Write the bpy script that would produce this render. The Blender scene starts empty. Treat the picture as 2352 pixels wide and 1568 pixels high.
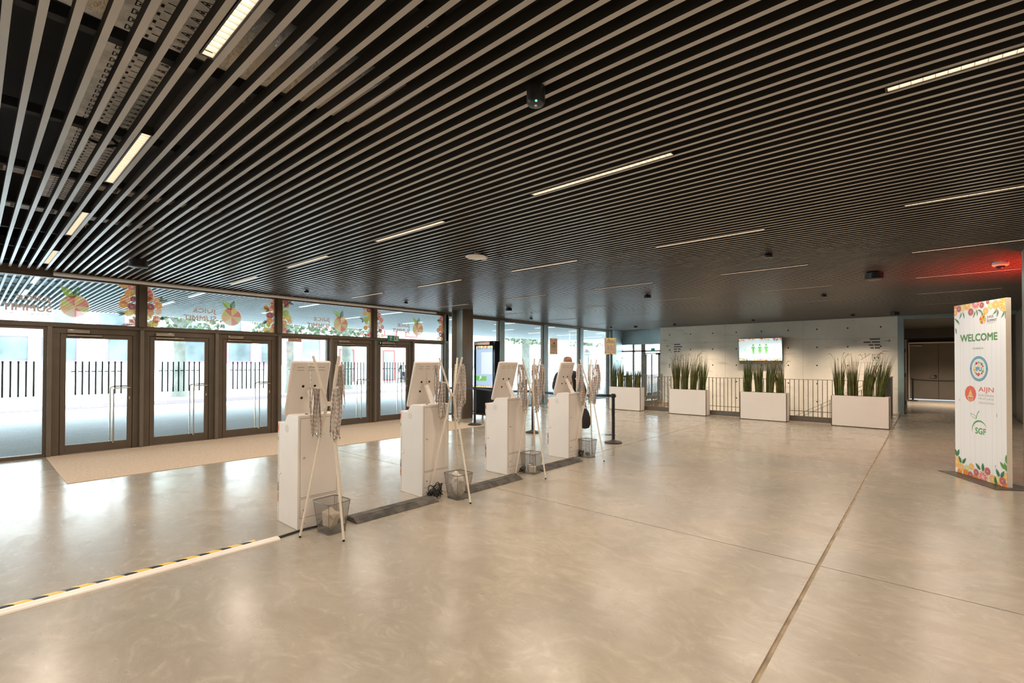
import bpy, bmesh, math, random
from mathutils import Vector, Matrix
random.seed(7)
PI = math.pi
sc = bpy.context.scene
COL = sc.collection

# ------------------------------------------------------------ camera
H = 1.64
cd = bpy.data.cameras.new('camera'); cam = bpy.data.objects.new('camera', cd); COL.objects.link(cam)
yaw, pitch, roll = 0.71978646, 0.01051774, 0.00184865
fw = Vector((-math.sin(yaw)*math.cos(pitch), math.cos(yaw)*math.cos(pitch), math.sin(pitch)))
rt = Vector((math.cos(yaw), math.sin(yaw), 0)); up = rt.cross(fw)
r2 = math.cos(roll)*rt + math.sin(roll)*up; u2 = -math.sin(roll)*rt + math.cos(roll)*up
M = Matrix((r2, u2, -fw)).transposed().to_4x4(); M.translation = Vector((0, 0, H))
cam.matrix_world = M
cd.sensor_width = 36.0; cd.lens = 1090.9/2352*36; cd.shift_y = (821.2-784)/2352
cd.clip_start = 0.05; cd.clip_end = 400
sc.camera = cam

# ------------------------------------------------------------ world, exposure
sc.view_settings.view_transform = 'Standard'; sc.view_settings.look = 'None'
sc.view_settings.gamma = 1; sc.view_settings.use_curve_mapping = False
sc.view_settings.exposure = 0.10
SKY = 13.5; LAMP = 12.5
w = bpy.data.worlds.new('overcast_sky'); sc.world = w; w.use_nodes = True
nt = w.node_tree; bg = nt.nodes['Background']
bg.inputs[0].default_value = (0.80, 0.91, 1.0, 1); bg.inputs[1].default_value = SKY

def area(name, loc, sx, sy, power, col, rot=(0, 0, 0), spread=PI, parent=None):
    l = bpy.data.lights.new(name, 'AREA'); l.shape = 'RECTANGLE'; l.size = sx; l.size_y = sy
    l.energy = power; l.color = col; l.spread = spread
    o = bpy.data.objects.new(name, l); COL.objects.link(o); o.location = loc; o.rotation_euler = rot
    if parent: o.parent = parent
    return o
WARM = (1.0, 0.84, 0.69)
CZ = 3.2
# red show light of the room next door, out of frame to the right, aimed at the ceiling
area('red_uplight', (1.55, 10.7, 1.7), 0.2, 0.2, 120, (1.0, 0.03, 0.01), (PI, 0, 0), 2.2)

# ------------------------------------------------------------ materials
def inp(n, *names):
    for k in names:
        if k in n.inputs: return n.inputs[k]
def mat(name, col, rough=0.5, metal=0.0, noise=0.0, scale=8.0, bump=0.0, bscale=60.0, emit=None, estr=0.0, coat=0.0, spec=None, rvar=0.0, col2=None):
    m = bpy.data.materials.new(name); m.use_nodes = True
    N, L = m.node_tree.nodes, m.node_tree.links
    b = N['Principled BSDF']
    b.inputs['Base Color'].default_value = (*col, 1); b.inputs['Roughness'].default_value = rough; b.inputs['Metallic'].default_value = metal
    if coat: b.inputs['Coat Weight'].default_value = coat; b.inputs['Coat Roughness'].default_value = 0.15
    if spec is not None: b.inputs['Specular IOR Level'].default_value = spec
    if emit: b.inputs['Emission Color'].default_value = (*emit, 1); b.inputs['Emission Strength'].default_value = estr
    geo = N.new('ShaderNodeNewGeometry')
    if noise or col2:
        t = N.new('ShaderNodeTexNoise'); t.inputs['Scale'].default_value = scale; t.inputs['Detail'].default_value = 5
        L.new(geo.outputs['Position'], t.inputs['Vector'])
        mx = N.new('ShaderNodeMix'); mx.data_type = 'RGBA'
        c2 = col2 if col2 else tuple(max(0, c*(1-noise)) for c in col)
        c1 = col if col2 else tuple(min(1, c*(1+noise)) for c in col)
        mx.inputs[6].default_value = (*c1, 1); mx.inputs[7].default_value = (*c2, 1)
        r = N.new('ShaderNodeMapRange'); r.inputs[1].default_value = 0.35; r.inputs[2].default_value = 0.65
        L.new(t.outputs[0], r.inputs[0]); L.new(r.outputs[0], mx.inputs[0]); L.new(mx.outputs[2], b.inputs['Base Color'])
        if rvar:
            r3 = N.new('ShaderNodeMapRange'); r3.inputs[1].default_value = .3; r3.inputs[2].default_value = .7
            r3.inputs[3].default_value = rough-rvar; r3.inputs[4].default_value = rough+rvar
            L.new(t.outputs[0], r3.inputs[0]); L.new(r3.outputs[0], b.inputs['Roughness'])
    if bump:
        t = N.new('ShaderNodeTexNoise'); t.inputs['Scale'].default_value = bscale; t.inputs['Detail'].default_value = 4
        L.new(geo.outputs['Position'], t.inputs['Vector'])
        bp = N.new('ShaderNodeBump'); bp.inputs['Strength'].default_value = bump; bp.inputs['Distance'].default_value = 0.02
        L.new(t.outputs[0], bp.inputs['Height']); L.new(bp.outputs[0], b.inputs['Normal'])
    return m

def mat_floor():
    m = bpy.data.materials.new('polished_concrete'); m.use_nodes = True
    N, L = m.node_tree.nodes, m.node_tree.links; b = N['Principled BSDF']
    geo = N.new('ShaderNodeNewGeometry')
    def noise(sc_, det, dist=0.0, stretch=None, rough=.55):
        t = N.new('ShaderNodeTexNoise'); t.inputs['Scale'].default_value = sc_; t.inputs['Detail'].default_value = det
        t.inputs['Distortion'].default_value = dist; t.inputs['Roughness'].default_value = rough
        if stretch:
            mp = N.new('ShaderNodeMapping'); mp.inputs['Scale'].default_value = stretch
            L.new(geo.outputs['Position'], mp.inputs[0]); L.new(mp.outputs[0], t.inputs['Vector'])
        else: L.new(geo.outputs['Position'], t.inputs['Vector'])
        return t.outputs[0]
    def rng(v, a, b_, c=0.0, d=1.0):
        r = N.new('ShaderNodeMapRange'); r.inputs[1].default_value = a; r.inputs[2].default_value = b_
        r.inputs[3].default_value = c; r.inputs[4].default_value = d; L.new(v, r.inputs[0]); return r.outputs[0]
    def mix(f, a, b_):
        x = N.new('ShaderNodeMix'); x.data_type = 'RGBA'; L.new(f, x.inputs[0])
        for k, v in ((6, a), (7, b_)):
            if isinstance(v, tuple): x.inputs[k].default_value = (*v, 1)
            else: L.new(v, x.inputs[k])
        return x.outputs[2]
    big = noise(.45, 5, .6); mid = noise(1.5, 7, .8, (1, 1.6, 1)); fine = noise(16, 7, 1.6, (1, 1.7, 1), .7); trowel = noise(3.2, 10, 2.2, (1, 1.5, 1), .68); grit = noise(70, 3)
    c = mix(rng(big, .35, .66), (.50, .43, .335), (.365, .335, .28))
    c = mix(rng(mid, .52, .76, 0, .62), c, (.26, .215, .155))
    c = mix(rng(trowel, .36, .64, .34, 0), c, (.27, .225, .165))
    c = mix(rng(trowel, .54, .70, 0, .30), c, (.60, .52, .41))
    c = mix(rng(fine, .55, .75, 0, .08), c, (.60, .52, .40))
    c = mix(rng(fine, .45, .28, 0, .22), c, (.25, .21, .155))
    v = N.new('ShaderNodeTexVoronoi'); v.inputs['Scale'].default_value = 4.5; L.new(geo.outputs['Position'], v.inputs['Vector'])
    c = mix(rng(v.outputs['Distance'], .05, .028, 0, .45), c, (.20, .155, .10))
    L.new(c, b.inputs['Base Color'])
    L.new(rng(mid, .35, .7, .20, .32), b.inputs['Roughness'])
    b.inputs['Coat Weight'].default_value = .32; b.inputs['Coat Roughness'].default_value = .18; b.inputs['Coat IOR'].default_value = 1.6
    bp = N.new('ShaderNodeBump'); bp.inputs['Strength'].default_value = .06; bp.inputs['Distance'].default_value = .01
    L.new(noise(3.0, 3), bp.inputs['Height']); L.new(bp.outputs[0], b.inputs['Normal'])
    return m

def mat_concrete():
    m = bpy.data.materials.new('board_cast_concrete'); m.use_nodes = True
    N, L = m.node_tree.nodes, m.node_tree.links; b = N['Principled BSDF']
    geo = N.new('ShaderNodeNewGeometry')
    def noise(s, det, st=(1, 1, 1), dist=.3):
        t = N.new('ShaderNodeTexNoise'); t.inputs['Scale'].default_value = s; t.inputs['Detail'].default_value = det; t.inputs['Distortion'].default_value = dist
        mp = N.new('ShaderNodeMapping'); mp.inputs['Scale'].default_value = st
        L.new(geo.outputs['Position'], mp.inputs[0]); L.new(mp.outputs[0], t.inputs['Vector']); return t.outputs[0]
    def rng(v, a, b_, c=0.0, d=1.0):
        r = N.new('ShaderNodeMapRange'); r.inputs[1].default_value = a; r.inputs[2].default_value = b_
        r.inputs[3].default_value = c; r.inputs[4].default_value = d; L.new(v, r.inputs[0]); return r.outputs[0]
    def mix(f, a, b_):
        x = N.new('ShaderNodeMix'); x.data_type = 'RGBA'; L.new(f, x.inputs[0])
        for k, v in ((6, a), (7, b_)):
            if isinstance(v, tuple): x.inputs[k].default_value = (*v, 1)
            else: L.new(v, x.inputs[k])
        return x.outputs[2]
    c = mix(rng(noise(.8, 6), .35, .7), (.66, .62, .54), (.50, .475, .41))
    c = mix(rng(noise(1.2, 5, (1, 1, 4)), .6, .8, 0, .6), c, (.22, .215, .19))
    c = mix(rng(noise(14, 4), .6, .75, 0, .3), c, (.30, .28, .24))
    L.new(c, b.inputs['Base Color']); b.inputs['Roughness'].default_value = .75
    bp = N.new('ShaderNodeBump'); bp.inputs['Strength'].default_value = .25; bp.inputs['Distance'].default_value = .01
    L.new(noise(12, 5), bp.inputs['Height']); L.new(bp.outputs[0], b.inputs['Normal'])
    return m

def mat_glass(name='clear_glass', tint=(.93, .98, .97)):
    m = bpy.data.materials.new(name); m.use_nodes = True
    N, L = m.node_tree.nodes, m.node_tree.links; N.clear()
    o = N.new('ShaderNodeOutputMaterial'); mx = N.new('ShaderNodeMixShader'); t = N.new('ShaderNodeBsdfTransparent'); g = N.new('ShaderNodeBsdfGlossy')
    t.inputs[0].default_value = (*tint, 1); g.inputs['Roughness'].default_value = 0.0
    ge = N.new('ShaderNodeNewGeometry'); dp = N.new('ShaderNodeVectorMath'); dp.operation = 'DOT_PRODUCT'
    L.new(ge.outputs['Normal'], dp.inputs[0]); L.new(ge.outputs['Incoming'], dp.inputs[1])
    def mt(op, a, b_, cl=False):
        n = N.new('ShaderNodeMath'); n.operation = op; n.use_clamp = cl
        for i, v in enumerate((a, b_)):
            if isinstance(v, (int, float)): n.inputs[i].default_value = v
            elif v is not None: L.new(v, n.inputs[i])
        return n.outputs[0]
    ab = mt('ABSOLUTE', dp.outputs['Value'], None)          # Schlick reflectance, the same from both sides
    fr = mt('ADD', mt('MULTIPLY', mt('POWER', mt('SUBTRACT', 1.0, ab, True), 5.0), .92), .035)
    L.new(fr, mx.inputs[0]); L.new(t.outputs[0], mx.inputs[1]); L.new(g.outputs[0], mx.inputs[2]); L.new(mx.outputs[0], o.inputs[0])
    return m

def mat_print(name, alpha=1.0, rough=.5, emit=0.0):
    """flat print whose colours come from a colour attribute"""
    m = bpy.data.materials.new(name); m.use_nodes = True
    N, L = m.node_tree.nodes, m.node_tree.links; b = N['Principled BSDF']; o = N['Material Output']
    a = N.new('ShaderNodeAttribute'); a.attribute_name = 'Col'
    L.new(a.outputs['Color'], b.inputs['Base Color']); b.inputs['Roughness'].default_value = rough
    if emit:
        L.new(a.outputs['Color'], b.inputs['Emission Color']); b.inputs['Emission Strength'].default_value = emit
    if alpha < 1:
        tl = N.new('ShaderNodeBsdfTranslucent'); L.new(a.outputs['Color'], tl.inputs[0])
        m1 = N.new('ShaderNodeMixShader'); m1.inputs[0].default_value = .6
        L.new(b.outputs[0], m1.inputs[1]); L.new(tl.outputs[0], m1.inputs[2])
        tr = N.new('ShaderNodeBsdfTransparent'); m2 = N.new('ShaderNodeMixShader'); m2.inputs[0].default_value = alpha
        L.new(tr.outputs[0], m2.inputs[1]); L.new(m1.outputs[0], m2.inputs[2]); L.new(m2.outputs[0], o.inputs[0])
    return m

def mat_mesh(name):
    """woven wire of the bins: fine grid of holes by UV"""
    m = bpy.data.materials.new(name); m.use_nodes = True
    N, L = m.node_tree.nodes, m.node_tree.links; b = N['Principled BSDF']; o = N['Material Output']
    b.inputs['Base Color'].default_value = (.30, .28, .25, 1); b.inputs['Metallic'].default_value = .6; b.inputs['Roughness'].default_value = .4
    uv = N.new('ShaderNodeUVMap'); sp = N.new('ShaderNodeSeparateXYZ'); L.new(uv.outputs[0], sp.inputs[0])
    def line(s):
        a = N.new('ShaderNodeMath'); a.operation = 'MULTIPLY'; a.inputs[1].default_value = 330; L.new(s, a.inputs[0])
        f = N.new('ShaderNodeMath'); f.operation = 'FRACT'; L.new(a.outputs[0], f.inputs[0])
        g = N.new('ShaderNodeMath'); g.operation = 'LESS_THAN'; g.inputs[1].default_value = .22; L.new(f.outputs[0], g.inputs[0]); return g.outputs[0]
    mx = N.new('ShaderNodeMath'); mx.operation = 'MAXIMUM'; L.new(line(sp.outputs[0]), mx.inputs[0]); L.new(line(sp.outputs[1]), mx.inputs[1])
    tr = N.new('ShaderNodeBsdfTransparent'); m2 = N.new('ShaderNodeMixShader')
    L.new(mx.outputs[0], m2.inputs[0]); L.new(tr.outputs[0], m2.inputs[1]); L.new(b.outputs[0], m2.inputs[2]); L.new(m2.outputs[0], o.inputs[0])
    return m

def mat_ribbon():
    m = bpy.data.materials.new('lanyard_ribbon_fabric'); m.use_nodes = True
    N, L = m.node_tree.nodes, m.node_tree.links; b = N['Principled BSDF']; b.inputs['Roughness'].default_value = .6
    uv = N.new('ShaderNodeUVMap'); sp = N.new('ShaderNodeSeparateXYZ'); L.new(uv.outputs[0], sp.inputs[0])
    def mt(op, a, b_=None):
        n = N.new('ShaderNodeMath'); n.operation = op
        for i, v in enumerate((a, b_)):
            if v is None: continue
            if isinstance(v, (int, float)): n.inputs[i].default_value = v
            else: L.new(v, n.inputs[i])
        return n.outputs[0]
    fr = mt('SUBTRACT', mt('FRACT', mt('MULTIPLY', sp.outputs[1], 1/.042)), .5)      # one motif every 4.2 cm
    u = mt('SUBTRACT', sp.outputs[0], .5)
    def blob(cx, cy, rx, ry):
        a = mt('POWER', mt('DIVIDE', mt('SUBTRACT', u, cx), rx), 2); c = mt('POWER', mt('DIVIDE', mt('SUBTRACT', fr, cy), ry), 2)
        return mt('LESS_THAN', mt('ADD', a, c), 1.0)
    o1 = blob(-.05, -.1, .30, .13); lf = blob(.12, .14, .17, .16); tx = blob(0, -.42, .32, .035)
    def mix(f, a, b_):
        x = N.new('ShaderNodeMix'); x.data_type = 'RGBA'; L.new(f, x.inputs[0])
        for k, v in ((6, a), (7, b_)):
            if isinstance(v, tuple): x.inputs[k].default_value = (*v, 1)
            else: L.new(v, x.inputs[k])
        return x.outputs[2]
    c = mix(lf, (.66, .64, .61), (.08, .07, .05)); c = mix(o1, c, (.62, .22, .06)); c = mix(tx, c, (.30, .28, .27))
    L.new(c, b.inputs['Base Color']); return m

MT = dict(
 floor=mat_floor(), concrete=mat_concrete(), glass=mat_glass(),
 filler=mat('joint_filler', (.36, .28, .18), .6, noise=.25, scale=6),
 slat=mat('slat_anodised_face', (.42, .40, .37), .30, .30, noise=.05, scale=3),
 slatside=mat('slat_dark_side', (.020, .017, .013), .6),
 soffit=mat('canopy_slat_face', (.86, .90, .92), .45),
 black=mat('black_paint', (.008, .008, .008), .7, noise=.2),
 dark=mat('dark_plastic', (.012, .012, .013), .35, noise=.1),
 steel=mat('galvanised_steel', (.80, .79, .76), .5, .3, noise=.18, scale=14),
 foil=mat('crinkled_foil', (.82, .74, .62), .42, .45, bump=1.0, bscale=22),
 pinktray=mat('perforated_tray_paint', (.55, .42, .32), .5, noise=.1),
 bronze=mat('bronze_anodised_frame', (.125, .100, .075), .42, .25, noise=.06, scale=5),
 bronze2=mat('bronze_post_face', (.17, .145, .115), .4, .3, noise=.06, scale=5),
 bluegrey=mat('blue_grey_cladding', (.22, .29, .30), .45, .2, noise=.06, scale=2),
 rail=mat('silver_rail', (.86, .89, .92), .35, .0, coat=.5),
 chrome=mat('brushed_steel', (.62, .56, .48), .25, .95, noise=.04),
 white=mat('white_powder_coat', (.80, .74, .68), .42, noise=.02, scale=3, bump=.02, bscale=300),
 whitewood=mat('white_painted_wood', (.80, .72, .60), .45, noise=.03),
 planter=mat('white_planter_laminate', (.86, .79, .71), .38, noise=.015, scale=2),
 soil=mat('dark_soil', (.06, .035, .02), .95, noise=.4, scale=40, bump=.6),
 coir=mat('beige_entrance_matting', (.60, .47, .34), .9, noise=.10, scale=26, bump=.5, bscale=160),
 rubber=mat('dusty_black_rubber', (.06, .055, .05), .7, noise=.5, scale=9, bump=.4, bscale=90, col2=(.15, .135, .11)),
 cable=mat('black_cable_sheath', (.01, .01, .01), .4),
 hole=mat('dark_socket', (.01, .008, .007), .8),
 ribbon=mat_ribbon(), wire=mat_mesh('woven_wire'), wirerim=mat('bin_rim_steel', (.22, .21, .19), .35, .7, noise=.1),
 paper=mat('crumpled_paper', (.72, .60, .47), .8, noise=.12, scale=9), tissue=mat('white_tissue', (.85, .78, .70), .8, noise=.05),
 plasticbag=mat('clear_plastic_bag', (.72, .66, .58), .25, noise=.15, scale=12),
 railing=mat('bronze_railing_steel', (.15, .125, .095), .45, .3, noise=.08),
 screenbezel=mat('glossy_black_bezel', (.006, .008, .012), .12),
 door=mat('taupe_door_leaf', (.20, .165, .125), .5, noise=.07, scale=1.5),
 darkdoor=mat('dark_taupe_panel', (.07, .062, .050), .55, noise=.06, scale=1.5),
 steelplate=mat('dark_steel_plate', (.10, .085, .07), .38, .6, noise=.1),
 signside=mat('cream_board_edge', (.82, .74, .62), .5, noise=.02),
 prt=mat_print('printed_graphic'), vinyl=mat_print('translucent_window_vinyl', .66), scr=mat_print('lit_screen_image', 1, .3, .5),
 tscr=mat_print('lit_totem_image', 1, .15, .75),
 barvinyl=mat('black_glossy_vinyl', (.012, .03, .035), .08), tape_y=None,
 street=mat('pale_street_paving', (.42, .43, .44), .85, noise=.12, scale=1.2), asphalt=mat('pink_cycle_lane', (.085, .058, .064), .9, noise=.1),
 outmat=mat('grey_porch_gravel_paving', (.30, .31, .32), .85, noise=.25, scale=45, bump=.3),
 render=mat('white_street_render', (.78, .77, .75), .85, noise=.03), pink=mat('pink_window_surround', (.34, .12, .17), .6, noise=.05),
 redpaint=mat('red_shopfront_paint', (.26, .035, .03), .5, noise=.05),
 pane=mat('street_window_pane', (.13, .155, .16), .1, noise=.3, scale=.8), bark=mat('plane_tree_bark', (.13, .135, .115), .9, noise=.25, scale=3, bump=.4, bscale=20),
 leaf=mat('street_leaf', (.075, .105, .055), .7, noise=.3, scale=4),
 skin=mat('brown_skin', (.40, .19, .10), .42, noise=.08, scale=20), jacket=mat('black_jacket_cloth', (.012, .011, .013), .55, bump=.3, bscale=18),
 shirt=mat('white_shirt_cloth', (.62, .58, .52), .75, bump=.4, bscale=14), trousers=mat('dark_trouser_cloth', (.015, .015, .018), .8), shoe=mat('black_shoe_leather', (.01, .01, .01), .3),
 eye=mat('eye_white', (.7, .68, .65), .3),
 green=mat('exit_green', (.01, .13, .09), .5, emit=(.01, .13, .09), estr=.3), led=mat('green_led', (0, .8, .3), .4, emit=(.05, 1, .4), estr=4),
 lampglow=mat('lamp_diffuser', (.9, .8, .7), .5, emit=(1.0, .80, .62), estr=2.2),
 louvre=mat('white_louvre', (.9, .86, .8), .35), soffitlamp=mat('porch_lamp_diffuser', (.9, .9, .85), .5, emit=(1, .95, .85), estr=2.5),
)
del MT['tape_y']
for nm, c in (('blade_a', (.115, .145, .03)), ('blade_b', (.055, .08, .018)), ('blade_c', (.24, .155, .05))):
    MT[nm] = mat(nm.replace('_a', '_green').replace('_b', '_dark_green').replace('_c', '_straw'), c, .55, noise=.35, scale=7)

def mat_tape():
    m = bpy.data.materials.new('hazard_tape'); m.use_nodes = True
    N, L = m.node_tree.nodes, m.node_tree.links; b = N['Principled BSDF']; b.inputs['Roughness'].default_value = .35
    geo = N.new('ShaderNodeNewGeometry'); sp = N.new('ShaderNodeSeparateXYZ'); L.new(geo.outputs['Position'], sp.inputs[0])
    a = N.new('ShaderNodeMath'); a.operation = 'MULTIPLY_ADD'; a.inputs[1].default_value = -1.4; L.new(sp.outputs[0], a.inputs[0]); L.new(sp.outputs[1], a.inputs[2])
    d = N.new('ShaderNodeMath'); d.operation = 'DIVIDE'; d.inputs[1].default_value = .165; L.new(a.outputs[0], d.inputs[0])
    f = N.new('ShaderNodeMath'); f.operation = 'FRACT'; L.new(d.outputs[0], f.inputs[0])
    g = N.new('ShaderNodeMath'); g.operation = 'LESS_THAN'; g.inputs[1].default_value = .46; L.new(f.outputs[0], g.inputs[0])
    x = N.new('ShaderNodeMix'); x.data_type = 'RGBA'; L.new(g.outputs[0], x.inputs[0]); x.inputs[6].default_value = (.78, .56, .10, 1); x.inputs[7].default_value = (.02, .02, .02, 1)
    L.new(x.outputs[2], b.inputs['Base Color']); return m
MT['tape'] = mat_tape()

# ------------------------------------------------------------ mesh builders
class MB:
    def __init__(s): s.v = []; s.f = []; s.m = []; s.uv = {}
    def add(s, vs, fs, mi=0):
        o = len(s.v); s.v += [tuple(v) for v in vs]
        for f in fs: s.f.append(tuple(i+o for i in f)); s.m.append(mi)
        return s
    def box(s, x0, x1, y0, y1, z0, z1, mi=0):
        vs = [(x, y, z) for z in (z0, z1) for y in (y0, y1) for x in (x0, x1)]
        return s.add(vs, [(0, 2, 3, 1), (4, 5, 7, 6), (0, 1, 5, 4), (2, 6, 7, 3), (0, 4, 6, 2), (1, 3, 7, 5)], mi)
    def tube(s, pts, r, n=8, mi=0, cap=True):
        P = [Vector(p) for p in pts]; rings = []; k = len(P)
        rr = r if isinstance(r, (list, tuple)) else [r]*k
        t0 = (P[1]-P[0]).normalized(); a = Vector((0, 0, 1)) if abs(t0.z) < .9 else Vector((1, 0, 0))
        nrm = t0.cross(a).normalized()
        for i in range(k):
            t = (P[min(i+1, k-1)]-P[max(i-1, 0)]).normalized()
            nrm = (nrm - nrm.dot(t)*t)
            nrm = nrm.normalized() if nrm.length > 1e-6 else t.orthogonal().normalized()
            b = t.cross(nrm)
            rings.append([P[i]+rr[i]*(math.cos(2*PI*j/n)*nrm+math.sin(2*PI*j/n)*b) for j in range(n)])
        vs = [v for R in rings for v in R]; fs = []
        for i in range(k-1):
            for j in range(n): fs.append((i*n+j, i*n+(j+1) % n, (i+1)*n+(j+1) % n, (i+1)*n+j))
        if cap: fs.append(tuple(range(n-1, -1, -1))); fs.append(tuple((k-1)*n+j for j in range(n)))
        return s.add(vs, fs, mi)
    def lathe(s, c, prof, n=20, mi=0, axis='z'):
        vs = []; fs = []; k = len(prof)
        for (r, h) in prof:
            for j in range(n):
                a = 2*PI*j/n; x, y = r*math.cos(a), r*math.sin(a)
                p = {'z': (x, y, h), 'x': (h, x, y), 'y': (x, h, y)}[axis]
                vs.append((c[0]+p[0], c[1]+p[1], c[2]+p[2]))
        for i in range(k-1):
            for j in range(n): fs.append((i*n+j, i*n+(j+1) % n, (i+1)*n+(j+1) % n, (i+1)*n+j))
        fs.append(tuple(range(n-1, -1, -1))); fs.append(tuple((k-1)*n+j for j in range(n)))
        return s.add(vs, fs, mi)
    def prism(s, poly, h0, h1, axis='y', mi=0):
        """poly in the plane normal to axis: (x,z) for y, (x,y) for z, (y,z) for x"""
        def mk(p, h): return {'y': (p[0], h, p[1]), 'z': (p[0], p[1], h), 'x': (h, p[0], p[1])}[axis]
        n = len(poly); vs = [mk(p, h0) for p in poly]+[mk(p, h1) for p in poly]
        fs = [tuple(range(n)), tuple(range(2*n-1, n-1, -1))]+[(i, i+n, (i+1) % n+n, (i+1) % n) for i in range(n)]
        return s.add(vs, fs, mi)
    def build(s, name, mats, parent=None, bevel=0, smooth=True, fix=True, uvf=None):
        me = bpy.data.meshes.new(name); me.from_pydata(s.v, [], s.f)
        for m in (mats if isinstance(mats, (list, tuple)) else [mats]): me.materials.append(MT[m] if isinstance(m, str) else m)
        me.polygons.foreach_set('material_index', s.m)
        if fix:
            bm = bmesh.new(); bm.from_mesh(me); bmesh.ops.recalc_face_normals(bm, faces=bm.faces); bm.to_mesh(me); bm.free()
        if uvf:
            ul = me.uv_layers.new(name='UVMap')
            for l in me.loops: ul.data[l.index].uv = uvf(l.vertex_index)
        if smooth:
            me.polygons.foreach_set('use_smooth', [True]*len(me.polygons)); me.set_sharp_from_angle(angle=math.radians(35))
        me.update()
        o = bpy.data.objects.new(name, me); COL.objects.link(o)
        if parent: o.parent = parent
        if bevel:
            b = o.modifiers.new('bevel', 'BEVEL'); b.width = bevel; b.segments = 2; b.limit_method = 'ANGLE'
        return o

def tag(o, label=None, cat=None, group=None, kind=None):
    if label: o['label'] = label
    if cat: o['category'] = cat
    if group: o['group'] = group
    if kind: o['kind'] = kind
    return o
def thing(name, loc, label, cat, group=None, rz=0.0):
    o = bpy.data.objects.new(name, None); COL.objects.link(o); o.location = loc; o.rotation_euler.z = rz; o.empty_display_size = .1
    return tag(o, label, cat, group)
def kids(o): return [c for c in bpy.data.objects if c.parent == o]
def copy_tree(o, parent=None, cm=None):
    if cm is None:
        cm = {}
        for c in bpy.data.objects:
            if c.parent: cm.setdefault(c.parent.name, []).append(c)
    c = o.copy(); COL.objects.link(c)
    if parent: c.parent = parent
    for k in cm.get(o.name, []): copy_tree(k, c, cm)
    return c

# flat prints: polygons with their own colours
_tc = {}
def text_polys(s, bold=0.0):
    k = (s, bold)
    if k in _tc: return _tc[k]
    cu = bpy.data.curves.new('t', 'FONT'); cu.body = s; cu.offset = bold; cu.resolution_u = 3
    ob = bpy.data.objects.new('t', cu); COL.objects.link(ob)
    dg = bpy.context.evaluated_depsgraph_get(); ev = ob.evaluated_get(dg); me = ev.to_mesh()
    P = [[(me.vertices[i].co.x, me.vertices[i].co.y) for i in p.vertices] for p in me.polygons]
    ev.to_mesh_clear(); bpy.data.objects.remove(ob); bpy.data.curves.remove(cu)
    xs = [x for p in P for x, y in p]; ys = [y for p in P for x, y in p]
    x0, x1, y0, y1 = min(xs), max(xs), min(ys), max(ys)
    _tc[k] = [[((x-x0)/(x1-x0), (y-y0)/(y1-y0)) for x, y in p] for p in P]
    return _tc[k]
def clip_poly(P, r):
    for ax, sgn, lim in ((0, 1, r[0]), (0, -1, r[1]), (1, 1, r[2]), (1, -1, r[3])):
        out = []; n = len(P)
        for i in range(n):
            a, b = P[i], P[(i+1) % n]; da, db = sgn*(a[ax]-lim), sgn*(b[ax]-lim)
            if da >= 0: out.append(a)
            if (da >= 0) != (db >= 0):
                t = da/(da-db); out.append((a[0]+t*(b[0]-a[0]), a[1]+t*(b[1]-a[1])))
        P = out
        if len(P) < 3: return []
    return P
CIT = {'orange': ((.90, .36, .03), (.95, .78, .45), (.93, .45, .05)), 'grape': ((.88, .42, .22), (.95, .78, .70), (.80, .14, .14)),
       'lemon': ((.85, .62, .05), (.95, .88, .60), (.90, .68, .08)), 'lime': ((.45, .55, .10), (.85, .88, .60), (.62, .70, .16)),
       'blood': ((.50, .08, .06), (.80, .45, .40), (.42, .03, .06)), 'whole': ((.90, .30, .03), (.90, .30, .03), (.93, .36, .04))}
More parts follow.
